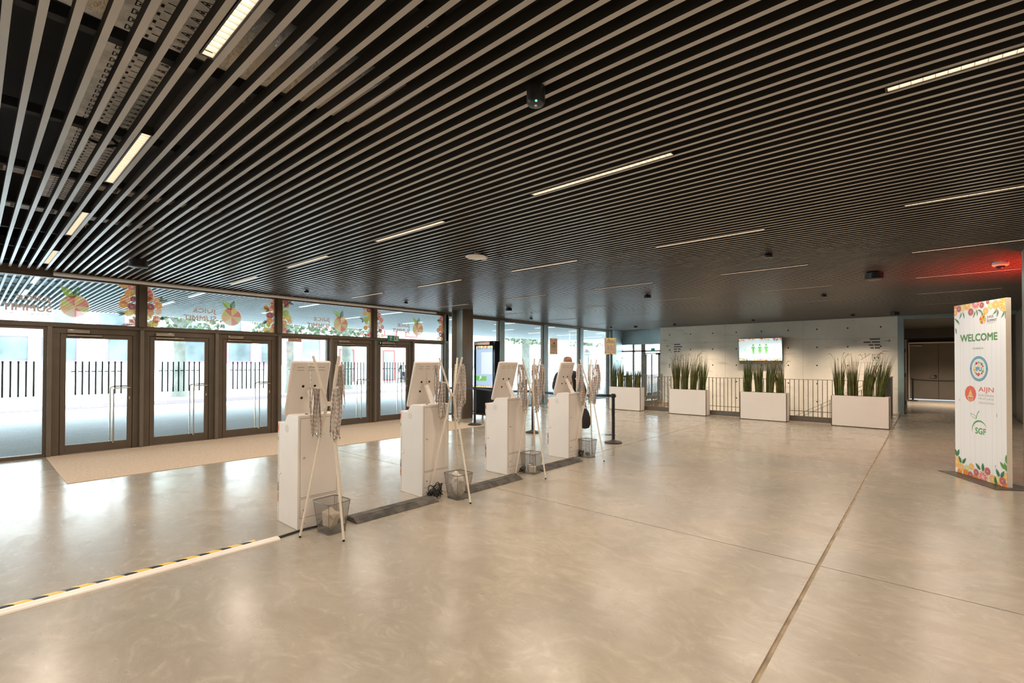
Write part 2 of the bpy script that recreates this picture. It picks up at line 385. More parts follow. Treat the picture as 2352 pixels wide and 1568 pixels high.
class Pr:
    def __init__(s, clip=None): s.p = []; s.clip = clip
    def poly(s, P, c, l=0):
        if s.clip: P = clip_poly(P, s.clip)
        if len(P) > 2: s.p.append((P, c, l))
        return s
    def rect(s, x0, x1, y0, y1, c, l=0): return s.poly([(x0, y0), (x1, y0), (x1, y1), (x0, y1)], c, l)
    def disc(s, cx, cy, r, c, l=0, n=20, ry=None, a0=0, a1=2*PI):
        ry = ry or r; full = abs(a1-a0-2*PI) < 1e-6
        pts = [(cx+r*math.cos(a0+(a1-a0)*i/n), cy+ry*math.sin(a0+(a1-a0)*i/n)) for i in range(n if full else n+1)]
        return s.poly(pts if full else pts+[(cx, cy)], c, l)
    def ring(s, cx, cy, r0, r1, c, l=0, n=28, a0=0, a1=2*PI, sy=1):
        for i in range(n):
            a, b = a0+(a1-a0)*i/n, a0+(a1-a0)*(i+1)/n
            s.poly([(cx+r0*math.cos(a), cy+sy*r0*math.sin(a)), (cx+r1*math.cos(a), cy+sy*r1*math.sin(a)), (cx+r1*math.cos(b), cy+sy*r1*math.sin(b)), (cx+r0*math.cos(b), cy+sy*r0*math.sin(b))], c, l)
        return s
    def fruit(s, cx, cy, r, kind, l=1, seg=8):
        a, b, c = CIT[kind]
        s.disc(cx, cy, r, a, l)
        if kind == 'whole': return s
        s.disc(cx, cy, r*.9, b, l+1)
        o = random.random()
        for i in range(seg):
            t0, t1 = o+2*PI*i/seg+.07, o+2*PI*(i+1)/seg-.07; tm = (t0+t1)/2
            s.poly([(cx+.12*r*math.cos(tm), cy+.12*r*math.sin(tm))]+[(cx+.8*r*math.cos(t), cy+.8*r*math.sin(t)) for t in (t0, (t0+tm)/2, tm, (tm+t1)/2, t1)], tuple(min(1, x*random.uniform(.9, 1.1)) for x in c), l+2)
        return s
    def leaf(s, cx, cy, ang, ln, wd, c=(.05, .16, .07), l=0):
        d = (math.cos(ang), math.sin(ang)); n = (-d[1], d[0])
        A, B = [], []
        for i in range(7):
            t = i/6; w_ = wd*math.sin(PI*t**.8)/2
            A.append((cx+d[0]*ln*t+n[0]*w_, cy+d[1]*ln*t+n[1]*w_)); B.append((cx+d[0]*ln*t-n[0]*w_, cy+d[1]*ln*t-n[1]*w_))
        s.poly(A+B[-2:0:-1], c, l)
        mid = [(cx+d[0]*ln*i/6, cy+d[1]*ln*i/6) for i in range(7)]
        s.poly(A+mid[-2:0:-1], tuple(x*1.5 for x in c), l+1); return s
    def text(s, t, x0, x1, y0, y1, c, l=3, bold=0.0, mirror=False):
        bd = bold*(y1-y0)*1.2; k = 4 if bold else 1        # bold: the strokes drawn again, a hair apart
        for q in range(k):
            sx = (q % 2)*bd*2-bd if bold else 0; sy = (q//2)*bd*2-bd if bold else 0
            for P in text_polys(t, 0.0):
                s.p.append(([((x1-(x1-x0)*x if mirror else x0+(x1-x0)*x)+sx, y0+(y1-y0)*y+sy) for x, y in P], c, l+.12*q))
        return s
    def arrow(s, x, y, ln, ang, c, w_=.12, l=3):
        d = (math.cos(ang), math.sin(ang)); n = (-d[1], d[0]); q = ln*w_/2
        e = (x+d[0]*ln, y+d[1]*ln)
        def seg(a, b):
            v = (b[0]-a[0], b[1]-a[1]); k = math.hypot(*v); m = (-v[1]/k*q, v[0]/k*q)
            s.poly([(a[0]+m[0], a[1]+m[1]), (b[0]+m[0], b[1]+m[1]), (b[0]-m[0], b[1]-m[1]), (a[0]-m[0], a[1]-m[1])], c, l)
        seg((x, y), e)
        for sg in (1, -1): seg(e, (e[0]-d[0]*ln*.35+sg*n[0]*ln*.35, e[1]-d[1]*ln*.35+sg*n[1]*ln*.35))
        return s
    def band(s, x0, x1, y, h, down=True, sc_=1.0, seed=1):
        """row of citrus and leaves along an edge at height y"""
        st = random.getstate(); random.seed(seed); x = x0; sg = -1 if down else 1
        ks = ['orange', 'grape', 'blood', 'lemon', 'lime', 'orange', 'blood', 'lemon']
        while x < x1:
            r = h*random.uniform(.24, .42); k = random.choice(ks)
            if random.random() < .5:
                for q in (-.5, .1): s.leaf(x, y+sg*h*.5, sg*(PI/2+q), h*.55, h*.24, l=0)
            s.fruit(x, y+sg*random.uniform(.1, .5)*h, r, k, l=random.choice((2, 5)))
            x += r*1.55
        random.setstate(st); return s
    def logo(s, cx, cy, r, mirror=False, l=1):
        g = -1 if mirror else 1
        s.leaf(cx-.0*g, cy+r*.7, PI/2+(.75 if mirror else -.75)*1, r*1.35, r*.62, (.36, .46, .06), l)
        s.leaf(cx, cy+r*.75, PI/2+(-.25 if mirror else .25), r*1.05, r*.5, (.10, .22, .10), l)
        s.disc(cx, cy, r, (.80, .62, .42), l+2, 28)
        cs = [(.78, .10, .05), (.55, .58, .10), (.88, .42, .06), (.80, .72, .52), (.78, .10, .05), (.62, .60, .10), (.78, .10, .05), (.88, .60, .10)]
        for i in range(8):
            a0 = PI/2-g*2*PI*i/8; a1 = PI/2-g*2*PI*(i+1)/8
            s.poly([(cx, cy)]+[(cx+.92*r*math.cos(a0+(a1-a0)*t/5), cy+.92*r*math.sin(a0+(a1-a0)*t/5)) for t in range(6)], cs[i], l+3)
        return s
    def build(s, name, m, mapf, parent=None):
        vs, fs, cs = [], [], []
        for P, c, l in s.p:
            o = len(vs); vs += [mapf(x, y, l) for x, y in P]; fs.append(tuple(range(o, o+len(P)))); cs.append((c, len(P)))
        me = bpy.data.meshes.new(name); me.from_pydata(vs, [], fs); me.materials.append(MT[m])
        ca = me.color_attributes.new('Col', 'FLOAT_COLOR', 'CORNER')
        buf = []
        for c, n in cs: buf += [*c, 1.0]*n
        ca.data.foreach_set('color', buf); me.update()
        o = bpy.data.objects.new(name, me); COL.objects.link(o)
        if parent: o.parent = parent
        return o

# ============================================================ STRUCTURE
def struct(o): return tag(o, kind='structure')
HX0, HX1, HY0, HY1 = -8.25, -1.0, 15.45, 20.2      # stairwell opening
XR = 7.2; XF = -11.46
# floor: base with the stairwell cut out, cast slabs on top with real joints
b = MB()
b.box(-11.7, HX0, -8, 21.3, -.35, -.012); b.box(HX0, HX1, -8, HY0, -.35, -.012); b.box(HX1, XR, -8, 28.6, -.35, -.012); b.box(HX0, HX1, 20.50, 21.3, -.35, -.012)
floor = struct(b.build('floor', 'filler', smooth=False))
jx = [-11.7, -8.72, -4.56, -.68, 3.2, XR]; jy = [-8, -.45, 4.55, 9.52, 15.02, 21.3, 28.6]
def slab(x0, x1, y0, y1, gl=.006, gr=.006):
    MB().box(x0+gl, x1-gr, y0+.006, y1-.006, -.012, 0).build('floor_slab', 'floor', floor, smooth=False)
for i in range(5):
    for j in range(6):
        x0, x1, y0, y1 = jx[i], jx[i+1], jy[j], jy[j+1]
        gl = .014 if i == 3 else .006; gr = .014 if i == 2 else .006
        if i < 3 and j == 5: continue
        if i == 3 and j == 5: x0 = -.95
        if i < 3 and j == 4:
            slab(x0, x1, y0, HY0, gl, gr)
            if i == 0: slab(x0, x1, HY0, y1, gl, .0)
            if i == 1: slab(x0, HX0, HY0, y1); slab(HX0, x1, 20.5, y1)
            if i == 2: slab(x0, x1, 20.5, y1); slab(HX1, x1, HY0, HY1, .0, gr)
            continue
        slab(x0, x1, y0, y1, gl, gr)
# stairwell shaft below the floor
b = MB(); b.box(HX0-.2, HX0, HY0-.2, HY1, -3.6, -.35); b.box(HX1, HX1+.2, HY0-.2, HY1, -3.6, -.35); b.box(HX0-.2, HX1+.2, HY0-.2, HY0, -3.6, -.35); b.box(HX0-.2, HX1+.2, HY0-.2, HY1, -3.8, -3.6)
struct(b.build('wall_stairwell', 'concrete', smooth=False))
# concrete wall with recessed tie holes
b = MB(); b.box(-8.95, -.76, HY1, HY1+.35, -3.6, 3.9)
wc = struct(b.build('wall_back', 'concrete', smooth=False))
hb = MB()
for zz in (2.87, 2.215, 1.56, .9, .25, -.4):
    for k in range(10):
        x = -8.52+k*.915*1.0
        if x < -.9: hb.lathe((x, HY1-.004, zz), [(.026, 0), (.026, .006), (.018, .008)], 10, axis='y')
tag(hb.build('tie_hole', 'hole', wc), kind='stuff')
jb = MB()
for x in (-6.2, -3.47): jb.box(x-.003, x+.003, HY1-.002, HY1+.01, -3, 3.2)
jb.box(-8.95, -.76, HY1-.002, HY1+.01, 2.50, 2.506)
jb.build('pour_joint', mat('pour_joint', (.24, .225, .19), .8), wc, smooth=False)
# skirting kerb around the stairwell edge
struct(MB().box(HX0, HX1, HY0-.10, HY0-.02, 0, .012).build('trim_1', mat('pale_stone_kerb', (.62, .52, .40), .5), smooth=False))

# glazed end wall behind the stair landing (Y = 21.1)
YE = 21.1
b = MB(); b.box(XF-.1, -8.6, YE, YE+.12, 2.52, 3.3)
struct(b.build('wall_end', 'bluegrey', smooth=False))
b = MB()
for x0, x1 in ((-11.5, -11.3), (-10.75, -10.66), (-10.30, -10.10), (-9.38, -9.22), (-8.95, -8.87)): b.box(x0, x1, YE, YE+.10, 0, 2.52)
b.box(-11.5, -8.87, YE, YE+.10, 2.17, 2.24); b.box(-11.5, -8.87, YE, YE+.10, 0, .08)
we = struct(b.build('window_1', 'bronze', smooth=False))
MB().box(-11.4, -8.9, YE+.05, YE+.06, .05, 2.52).build('pane', 'glass', we, smooth=False)
d = struct(bpy.data.objects.new('door_1', None)); COL.objects.link(d); d.location = (-9.75, YE, 0)
b = MB(); b.box(-.36, -.26, -.03, .05, 0, 2.12); b.box(.30, .42, -.03, .05, 0, 2.12); b.box(-.36, .42, -.03, .05, 2.02, 2.12); b.box(-.04, .02, -.03, .04, 0, 2.02); b.box(-.3, .3, -.03, .04, 0, .1)
b.build('door_frame', 'bronze', d, smooth=False)
MB().box(-.30, .20, -.07, -.03, 2.03, 2.09).build('door_closer', 'chrome', d, bevel=.005)
MB().box(-.03, .16, -.06, -.04, 2.18, 2.34).build('exit_sign', 'green', d, bevel=.003)

# dark steel portal column and reveal at the glazing's far corner
b = MB(); b.box(XF-.06, XF+.16, 20.15, YE, 0, 3.2); struct(b.build('wall_corner', 'bluegrey', smooth=False))

# right part: corridor behind the fire doors
YW = 20.2
b = MB()
b.box(-.76, -.60, YW-.04, YW+.35, 0, 3.2); b.box(-.60, 2.0, YW-.02, YW+.1, 3.10, 3.22)
struct(b.build('trim_2', 'bluegrey', smooth=False))
b = MB(); b.box(-.95, -.76, YW+.35, 28.5, 0, 3.6); struct(b.build('wall_corridor_left', 'darkdoor', smooth=False))
b = MB(); b.box(1.95, 2.1, 9.65, 28.5, 0, 3.6); wr = struct(b.build('wall_corridor_right', 'darkdoor', smooth=False))
for y0, y1 in ((10.2, 12.6), (12.7, 15.1), (15.2, 17.6), (18.9, 20.1)):
    MB().box(1.92, 1.95, y0, y1, .03, 3.12).build('cladding_panel', 'door', wr, bevel=.004)
b = MB(); b.box(-.95, 2.1, 28.4, 28.6, 2.78, 3.6); b.box(-.95, -.68, 28.4, 28.6, 0, 2.8); b.box(1.36, 2.1, 28.4, 28.6, 0, 2.8)
b.box(-.95, 2.1, 27.9, 28.4, 2.80, 3.6); b.box(-.95, 2.1, 28.62, 28.8, 0, 3.6)  # second box: unseen backing added to stop sky light through the door gaps
struct(b.build('wall_far', 'darkdoor', smooth=False))
d = bpy.data.objects.new('door_2', None); COL.objects.link(d); d.location = (.34, 28.42, 0); struct(d)
MB().box(-1.02, 1.02, -.06, .02, 2.54, 2.60).box(-1.03, -.99, -.06, .02, 0, 2.6).box(.99, 1.03, -.06, .02, 0, 2.6).build('door_frame', 'signside', d, smooth=False)
l1 = MB().box(-.99, -.006, -.03, .02, .035, 2.53).build('leaf', 'door', d, bevel=.003)
MB().box(-.30, -.10, -.11, -.09, 1.02, 1.045).box(-.125, -.085, -.11, -.02, 1.015, 1.05).build('lever_handle', 'chrome', l1, bevel=.004)
MB().box(-.15, -.06, -.04, -.03, .98, 1.12).build('lock_plate', 'dark', l1, bevel=.003)
MB().box(.006, .99, -.03, .02, .035, 2.53).build('leaf', 'door', d, bevel=.003)
MB().box(-.95, -.55, -.09, -.03, 2.42, 2.48).build('door_closer', 'chrome', d, bevel=.004)
MB().box(-.99, .99, .03, .05, .002, .03).build('daylight_strip', mat('daylight_under_door', (.6, .7, .8), .5, emit=(.7, .85, 1), estr=1.0), d, smooth=False)  # glowing bar that stands in for daylight under the leaves
# fire door leaf held open against the corridor wall
d = bpy.data.objects.new('door_3', None); COL.objects.link(d); d.location = (-.56, YW+.02, 0); d.rotation_euler.z = math.radians(4); struct(d)
lf = MB().box(-.03, .03, 0, 1.05, .02, 2.42).build('leaf', 'door', d, bevel=.003)
MB().box(.03, .09, .90, .92, 1.0, 1.02).box(.07, .09, .78, .92, 1.0, 1.02).box(-.09, -.03, .90, .92, 1.0, 1.02).build('lever_handle', 'chrome', lf, bevel=.004)
MB().box(-.05, .0, -.03, .02, .3, .42).box(-.05, .0, -.03, .02, 1.2, 1.32).box(-.05, .0, -.03, .02, 2.0, 2.12).build('hinge', 'dark', lf, smooth=False)

# near portal pier at the right edge and outer shell
b = MB(); b.box(.985, 1.35, 9.45, 9.65, 0, 3.2); b.box(1.35, 2.1, 9.5, 9.65, 2.6, 3.2); struct(b.build('wall_pier', 'bluegrey', smooth=False))
b = MB(); b.box(2.1, XR, 9.5, 9.65, 0, 3.9); b.box(XR, XR+.2, -8, 9.65, 0, 4.4); struct(b.build('wall_right', 'concrete', smooth=False))
struct(MB().box(-11.7, XR, -8.2, -8, 0, 4.4).build('wall_rear', 'concrete', smooth=False))

# ---------------- ceiling: dark void, carriers, slats
PIT = .1060; S0 = .0915*1.0277+.0
b = MB(); b.box(-11.7, XR+.2, -8.2, 28.6, 4.3, 4.45); b.box(-11.75, -11.6, -8.2, 21.2, 3.26, 4.3); b.box(-11.7, XR, 21.2, 21.3, 3.3, 4.3)
ceiling = struct(b.build('ceiling', 'black', smooth=False))
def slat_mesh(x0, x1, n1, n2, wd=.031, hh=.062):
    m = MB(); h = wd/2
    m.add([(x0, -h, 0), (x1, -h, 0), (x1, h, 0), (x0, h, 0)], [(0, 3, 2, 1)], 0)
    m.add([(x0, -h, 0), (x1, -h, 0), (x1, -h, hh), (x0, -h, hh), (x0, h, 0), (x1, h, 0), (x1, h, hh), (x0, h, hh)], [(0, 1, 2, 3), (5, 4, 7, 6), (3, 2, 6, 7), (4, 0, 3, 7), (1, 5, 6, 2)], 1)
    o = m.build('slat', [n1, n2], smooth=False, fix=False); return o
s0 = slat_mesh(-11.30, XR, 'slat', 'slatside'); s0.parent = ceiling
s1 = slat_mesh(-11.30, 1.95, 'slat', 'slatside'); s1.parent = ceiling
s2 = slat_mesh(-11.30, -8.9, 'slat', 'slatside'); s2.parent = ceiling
k0 = -60; first = {}
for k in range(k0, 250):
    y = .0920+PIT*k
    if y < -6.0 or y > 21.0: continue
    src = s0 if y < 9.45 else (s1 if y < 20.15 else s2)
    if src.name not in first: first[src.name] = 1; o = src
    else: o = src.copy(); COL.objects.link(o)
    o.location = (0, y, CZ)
cb = MB()
for k in range(15):
    x = -11.0+k*1.31+.05
    if x < XR: MB().box(x-.03, x+.03, -6, (9.4 if x > 1.9 else 20.1), CZ+.065, CZ+.125).build('carrier_rail', 'black', ceiling, smooth=False)
# corridor ceiling is plain
struct(MB().box(-.76, 1.95, YW+.35, 28.4, 3.2, 3.3).build('ceiling_corridor', 'darkdoor', smooth=False))

# things in the ceiling void
duct = MB(); pts = [(-3.43, y, 3.80) for y in [-2+.25*i for i in range(25)]]
duct.tube(pts, [.23+.012*math.sin(i*2.1) for i in range(25)], 14)
tag(duct.build('insulated_duct', 'foil'), 'foil-wrapped round duct running above the ceiling slats', 'duct')
d2 = MB(); pts = [(-4.6+.55*i, 4.6-.02*i, 3.56) for i in range(9)]
d2.tube(pts, [.16+.01*math.sin(i*2.1) for i in range(9)], 12)
tag(d2.build('insulated_duct', 'foil'), 'thin crinkled foil branch duct above the slats near the black round detector', 'duct')
def tray(name, x0, x1, y0, y1, z, m, label, rungs, along='x'):
    t = thing(name, ((x0+x1)/2, (y0+y1)/2, z), label, 'cable tray')
    cx, cy = (x0+x1)/2, (y0+y1)/2; L_ = (x1-x0) if along == 'x' else (y1-y0); W_ = (y1-y0) if along == 'x' else (x1-x0)
    def bx(m_, a0, a1, c0, c1, z0, z1): return m_.box(a0, a1, c0, c1, z0, z1) if along == 'x' else m_.box(c0, c1, a0, a1, z0, z1)
    m1 = MB()
    for s_ in (-1, 1): bx(m1, -L_/2, L_/2, s_*W_/2-.01, s_*W_/2+.01, 0, .06)
    m1.build('side_rail', m, t, smooth=False)
    m2 = MB(); n = int(L_/rungs)
    for i in range(n):
        a = -L_/2+rungs*i; bx(m2, a, a+rungs*.62, -W_/2, W_/2, 0, .006)
    tag(m2.build('rung_plate', m, t, smooth=False), kind='stuff')
    return t
def perf_strip(x0, x1, y0, y1, z, parent, m):
    """perforated tray floor with triangular punched holes: three strips of plates around gaps"""
    st = .085; n = int((x1-x0)/st); a = MB(); hl = MB(); w_ = (y1-y0)
    a.box(x0, x1, y0, y1, z, z+.004)
    for i in range(n):
        x = x0+st*i+.02
        for (yy, sg) in ((y0+w_*.20, 1), (y0+w_*.84, -1)):
            for (q0, q1) in (((.0, -.028), (.048, -.028)), ((.048, -.028), (.024, .026)), ((.024, .026), (.0, -.028))):   # punched triangle outline
                ax_, ay_, bx_, by_ = x+q0[0], yy+q0[1]*sg, x+q1[0], yy+q1[1]*sg; k_ = math.hypot(bx_-ax_, by_-ay_); nx_, ny_ = -(by_-ay_)/k_*.003, (bx_-ax_)/k_*.003
                hl.add([(ax_+nx_, ay_+ny_, z-.001), (bx_+nx_, by_+ny_, z-.001), (bx_-nx_, by_-ny_, z-.001), (ax_-nx_, ay_-ny_, z-.001)], [(0, 1, 2, 3)])
            hl.add([(x+.017, yy-.016*sg, z-.001), (x+.031, yy-.016*sg, z-.001), (x+.031, yy+.002*sg, z-.001), (x+.017, yy+.002*sg, z-.001)], [(0, 1, 2, 3)])
        for yy in (y0+w_*.34, y0+w_*.40, y0+w_*.66, y0+w_*.72):
            hl.add([(x, yy-.007, z-.001), (x+.03, yy-.007, z-.001), (x+.03, yy+.007, z-.001), (x, yy+.007, z-.001)], [(0, 1, 2, 3)])
        hl.add([(x+.055, y0+w_*.44, z-.001), (x+.063, y0+w_*.44, z-.001), (x+.063, y0+w_*.60, z-.001), (x+.055, y0+w_*.60, z-.001)], [(0, 1, 2, 3)])
    a.build('tray_floor', m, parent, smooth=False); tag(hl.build('punched_hole', 'hole', parent, smooth=False), kind='stuff')
t = thing('perforated_cable_tray', (0, 0, 0), 'wide grey perforated metal cable tray above the slats at upper left', 'cable tray')
perf_strip(-7.3, -1.6, .50, .83, 3.46, t, 'steel')
MB().box(-7.3, -1.6, .495, .50, 3.46, 3.54).box(-7.3, -1.6, .83, .835, 3.46, 3.54).build('side_rail', 'steel', t, smooth=False)
MB().tube([(-4.9, .66, 3.455), (-4.95, .74, 3.44), (-5.05, .8, 3.44), (-5.15, .74, 3.44), (-5.1, .62, 3.44), (-4.85, .55, 3.45), (-4.7, .75, 3.455)], .012, 6).build('cable_loop', 'cable', t)
tray('cable_ladder', -7.1, -6.85, -1.0, 7.0, 3.60, 'pinktray', 'beige twin-strip cable ladder crossing above the slats', .30, 'y')
tray('cable_ladder', -8.35, -8.15, -.6, 6.0, 3.52, 'steel', 'pale galvanised cable ladder nearest the glass entrance, above the slats', .16, 'y')
tray('cable_ladder', -5.4, -1.0, 4.1, 4.35, 3.33, 'pinktray', 'slatted cable ladder parallel to the slats above the middle ceiling', .06, 'x')
for i, (x, y) in enumerate(((-3.9, 1.35), (-6.2, 1.9), (-2.2, 1.75), (-9.3, 1.1))):
    MB().tube([(x, y, 4.3), (x, y, 3.7)], .012, 6).lathe((x, y, 3.66), [(.02, .04), (.045, .02), (.045, 0), (.02, -.015), (.008, -.05)], 10).build('sprinkler_head', 'chrome')
for o in [o for o in bpy.data.objects if o.name.startswith('sprinkler_head')]:
    tag(o, 'small brass sprinkler head hanging inside the dark ceiling void', 'sprinkler', 'sprinklers in the ceiling void')

# linear lamps between the slats
LL = 1.33
def make_lamp():
    t = thing('linear_ceiling_lamp', (0, 0, 0), 'narrow louvred strip lamp set between ceiling slats', 'lamp', 'strip lamps set between the ceiling slats')
    MB().box(0, LL, -.034, -.026, -.004, .055).box(0, LL, .026, .034, -.004, .055).box(-.006, 0, -.034, .034, -.004, .055).box(LL, LL+.006, -.034, .034, -.004, .055).box(0, LL, -.034, .034, .05, .056).build('housing', 'dark', t, smooth=False)
    MB().box(.003, LL-.003, -.024, .024, .03, .034).build('diffuser', 'lampglow', t, smooth=False)
    m = MB(); n = 26
    for i in range(n+1):
        x = .004+i*(LL-.008)/n; m.box(x-.0015, x+.0015, -.024, .024, .0, .022)
    m.box(.003, LL-.003, -.026, -.0235, 0, .03); m.box(.003, LL-.003, .0235, .026, 0, .03)
    tag(m.build('louvre', 'louvre', t, smooth=False), kind='stuff'); return t
lamp0 = make_lamp(); used = False
rows = [(.797+2.655*k) for k in range(-2, 7)]; cols = [-10.51+2.585*k for k in range(0, 7)]
SEEN = {}
for j, y in enumerate(rows):
    y = .0920+PIT*(round((y-.0920-PIT/2)/PIT)+.5)
    for i, x in enumerate(cols):
        if x > .5 and y > 8: continue
        if not used: o = lamp0; used = True
        else: o = copy_tree(lamp0)
        o.location = (x, y, CZ-.002)
        area('lamp_light', (LL/2, 0, -.012), LL, .045, LAMP, WARM, spread=math.radians(165), parent=o)
        if y < 0 or x > .5: lab = 'strip lamp in the slats outside the photo'
        r_ = ['', '', 'row nearest the camera', 'second row back', 'third row back', 'fourth row back', 'fifth row back', 'sixth row back', 'row above the planters'][j]
        c_ = ['against the entrance glazing', 'second from the entrance glazing', 'third from the entrance glazing', 'fourth from the entrance glazing', 'fifth from the entrance glazing', 'sixth from the entrance glazing', 'seventh from the entrance glazing'][i]
        if j >= 2: o['label'] = f'strip lamp between slats, {r_}, {c_}'
        else: o['label'] = f'strip lamp behind the camera, {["farther", "nearer"][j]} row, {c_}'
# lamps washing the concrete wall and lighting the stairwell (rows over the void)
for i, x in enumerate(cols[1:4]):
    o = copy_tree(lamp0, None) if False else None
    l_ = thing('linear_ceiling_lamp', (x+.2, 18.95, CZ-.002), 'strip lamp over the stairwell, ' + ['left end', 'middle', 'right end'][i] + ' of its row', 'lamp', 'strip lamps over the stairwell')
    MB().box(0, LL, -.034, -.026, 0, .055).box(0, LL, .026, .034, 0, .055).box(0, LL, -.026, .026, .045, .055).build('housing', 'dark', l_, smooth=False)
    MB().box(.003, LL-.003, -.024, .024, .034, .038).build('diffuser', 'lampglow', l_, smooth=False)
    area('lamp_light', (LL/2, 0, -.012), LL, .045, LAMP*3.4, (1.0, .80, .60), rot=(math.radians(13), 0, 0), spread=math.radians(82), parent=l_)
area('corridor_lamp_light', (.5, 25.3, 3.15), .1, 1.3, 130, WARM, spread=math.radians(120))

# ---------------- glazed entrance front
P = [.90, 2.18, 3.46, 4.76, 6.03, 7.32, 8.60, 9.90]
UP = [-.38, 2.18, 4.76, 7.32, 9.90]
def ybar(m, x0, x1, y0, y1, z0, z1, mi=0): m.box(x0, x1, y0, y1, z0, z1, mi)
m = MB(); m.box(-11.60, -11.40, -8, 21.1, 3.15, 3.27); struct(m.build('trim_3', 'bronze', bevel=.004))
m = MB(); m.box(-11.56, -11.43, -8, 9.96, 2.25, 2.31); struct(m.build('trim_4', 'bronze', bevel=.003))
for i, y in enumerate(P):
    o = MB().box(-11.60, -11.37, y-.03, y+.03, 0, 2.25).build('trim_%d' % (5+i), 'bronze2', bevel=.004); struct(o)
for i, y in enumerate(UP):
    o = MB().box(-11.60, -11.40, y-.045, y+.045, 2.31, 3.15).build('trim_%d' % (13+i), 'bronze', bevel=.004); struct(o)
for i, y in enumerate((12.48, 15.06, 17.64, 20.12)):
    o = MB().box(-11.60, -11.38, y-.11, y+.11, 0, 3.15).build('trim_%d' % (20+i), 'bluegrey', bevel=.006); struct(o)
struct(MB().box(-11.60, -11.40, 9.82, 9.98, 0, 3.15).build('trim_25', 'bluegrey', bevel=.006))
def decal_map(x): return lambda u, v, l: (x+.0006*l, u, v)
def stripes(parent, ys, cross, ox, oy):
    m = MB()
    for k in range(8):
        y = oy+ys*k
        m.box(ox, ox+.0015, y-.012, y+.012, 1.045, 1.65)
        if cross: m.box(ox, ox+.0015, y-.062, y-.012, 1.458, 1.476)
    return tag(m.build('stripe_decal', 'barvinyl', parent, smooth=False), kind='stuff')
def make_window(n, y0, y1, z0, z1, bot=.06):
    m = MB(); t = .045
    m.box(-11.55, -11.45, y0, y1, z0, z0+bot); m.box(-11.55, -11.45, y0, y1, z1-t, z1); m.box(-11.55, -11.45, y0, y0+t, z0+bot, z1-t); m.box(-11.55, -11.45, y1-t, y1, z0+bot, z1-t)
    o = struct(m.build('window_%d' % n, 'bronze', bevel=.003))
    MB().box(-11.505, -11.495, y0+t*.5, y1-t*.5, z0+.01, z1-.01).build('pane', 'glass', o, smooth=False)
    return o
wl = make_window(2, -.35, .87, 0, 2.25)
stripes(wl, .0915, False, -11.494, .077+.0915*0)
make_window(3, -8, -.41, 0, 2.25)
w4 = make_window(4, 4.79, 6.00, 0, 2.25); stripes(w4, .092, True, -11.494, 5.08)
MB().box(-11.45, -11.38, 4.95, 5.27, 2.13, 2.21).build('door_operator', 'chrome', w4, bevel=.006)
w5 = make_window(5, 8.63, 9.82, 0, 2.25)
for i, (y0, y1) in enumerate(((-8, -.425), (-.335, 2.135), (2.225, 4.715), (4.805, 7.275), (7.365, 9.855))): make_window(6+i, y0, y1, 2.31, 3.15, .02)
for i, (y0, y1) in enumerate(((9.98, 12.37), (12.59, 14.95), (15.17, 17.53), (17.75, 20.01))): make_window(11+i, y0, y1, 0, 3.15, .05)

dn = 4
for i in (0, 1, 2, 4, 5):
    y0 = P[i]
    d = bpy.data.objects.new('door_%d' % dn, None); COL.objects.link(d); d.location = (XF, y0, 0); struct(d)
    m = MB(); W_ = P[i+1]-y0-.03
    m.box(-.06, .0, .03, .135, 0, 2.145); m.box(-.06, .0, 1.155, W_, 0, 2.145); m.box(-.06, .0, .03, W_, 2.145, 2.25)
    m.box(-.06, -.046, .135, .17, 0, 2.10); m.box(-.06, -.046, 1.12, 1.155, 0, 2.10); m.box(-.06, -.046, .135, 1.155, 2.10, 2.145); m.box(-.06, .0, .135, 1.155, 0, .009)
    m.build('door_frame', 'bronze', d, bevel=.003)
    m = MB(); a, c, t = .142, 1.148, .075
    m.box(-.044, -.008, a, a+t, .012, 2.138); m.box(-.044, -.008, c-t, c, .012, 2.138); m.box(-.044, -.008, a+t, c-t, .012, .165); m.box(-.044, -.008, a+t, c-t, 2.062, 2.138)
    lf = m.build('leaf', 'bronze', d, bevel=.003)
    MB().box(-.032, -.022, a+t*.8, c-t*.8, .15, 2.08).build('pane', 'glass', lf, smooth=False)
    stripes(lf, .0915, True, -.0215, .345)
    hp = [(-.01, 1.10, 1.155), (.06, 1.10, 1.155), (.07, 1.08, 1.155), (.07, .90, 1.155), (.07, .872, 1.148), (.07, .862, 1.125), (.07, .862, .165), (.065, .862, .15), (-.01, .862, .145)]
    MB().tube(hp, .0125, 10).build('pull_handle', 'chrome', lf)
    hp = [(-.05, 1.10, 1.18), (-.12, 1.10, 1.18), (-.12, .90, 1.18), (-.12, .85, 1.16), (-.12, .84, 1.12), (-.12, .84, .16), (-.05, .84, .15)]
    MB().tube(hp, .0125, 8).build('outer_pull_handle', 'chrome', lf)
    MB().box(-.01, .002, 1.095, 1.12, .93, .99).build('lock_cylinder', 'chrome', lf, bevel=.003)
    ln = .30 if i < 5 else .42
    cl = MB().box(0, .055, .225, .225+ln, 2.155, 2.215).build('door_closer', 'chrome', d, bevel=.006)
    MB().box(.02, .035, .225, .70, 2.10, 2.125).build('closer_arm', 'chrome', cl, bevel=.003)
    if i == 5: MB().box(0, .03, .16, .20, 2.16, 2.20).box(.03, .034, .172, .188, 2.172, 2.188, 1).build('status_light', ['dark', 'led'], d, smooth=False)
    dn += 1
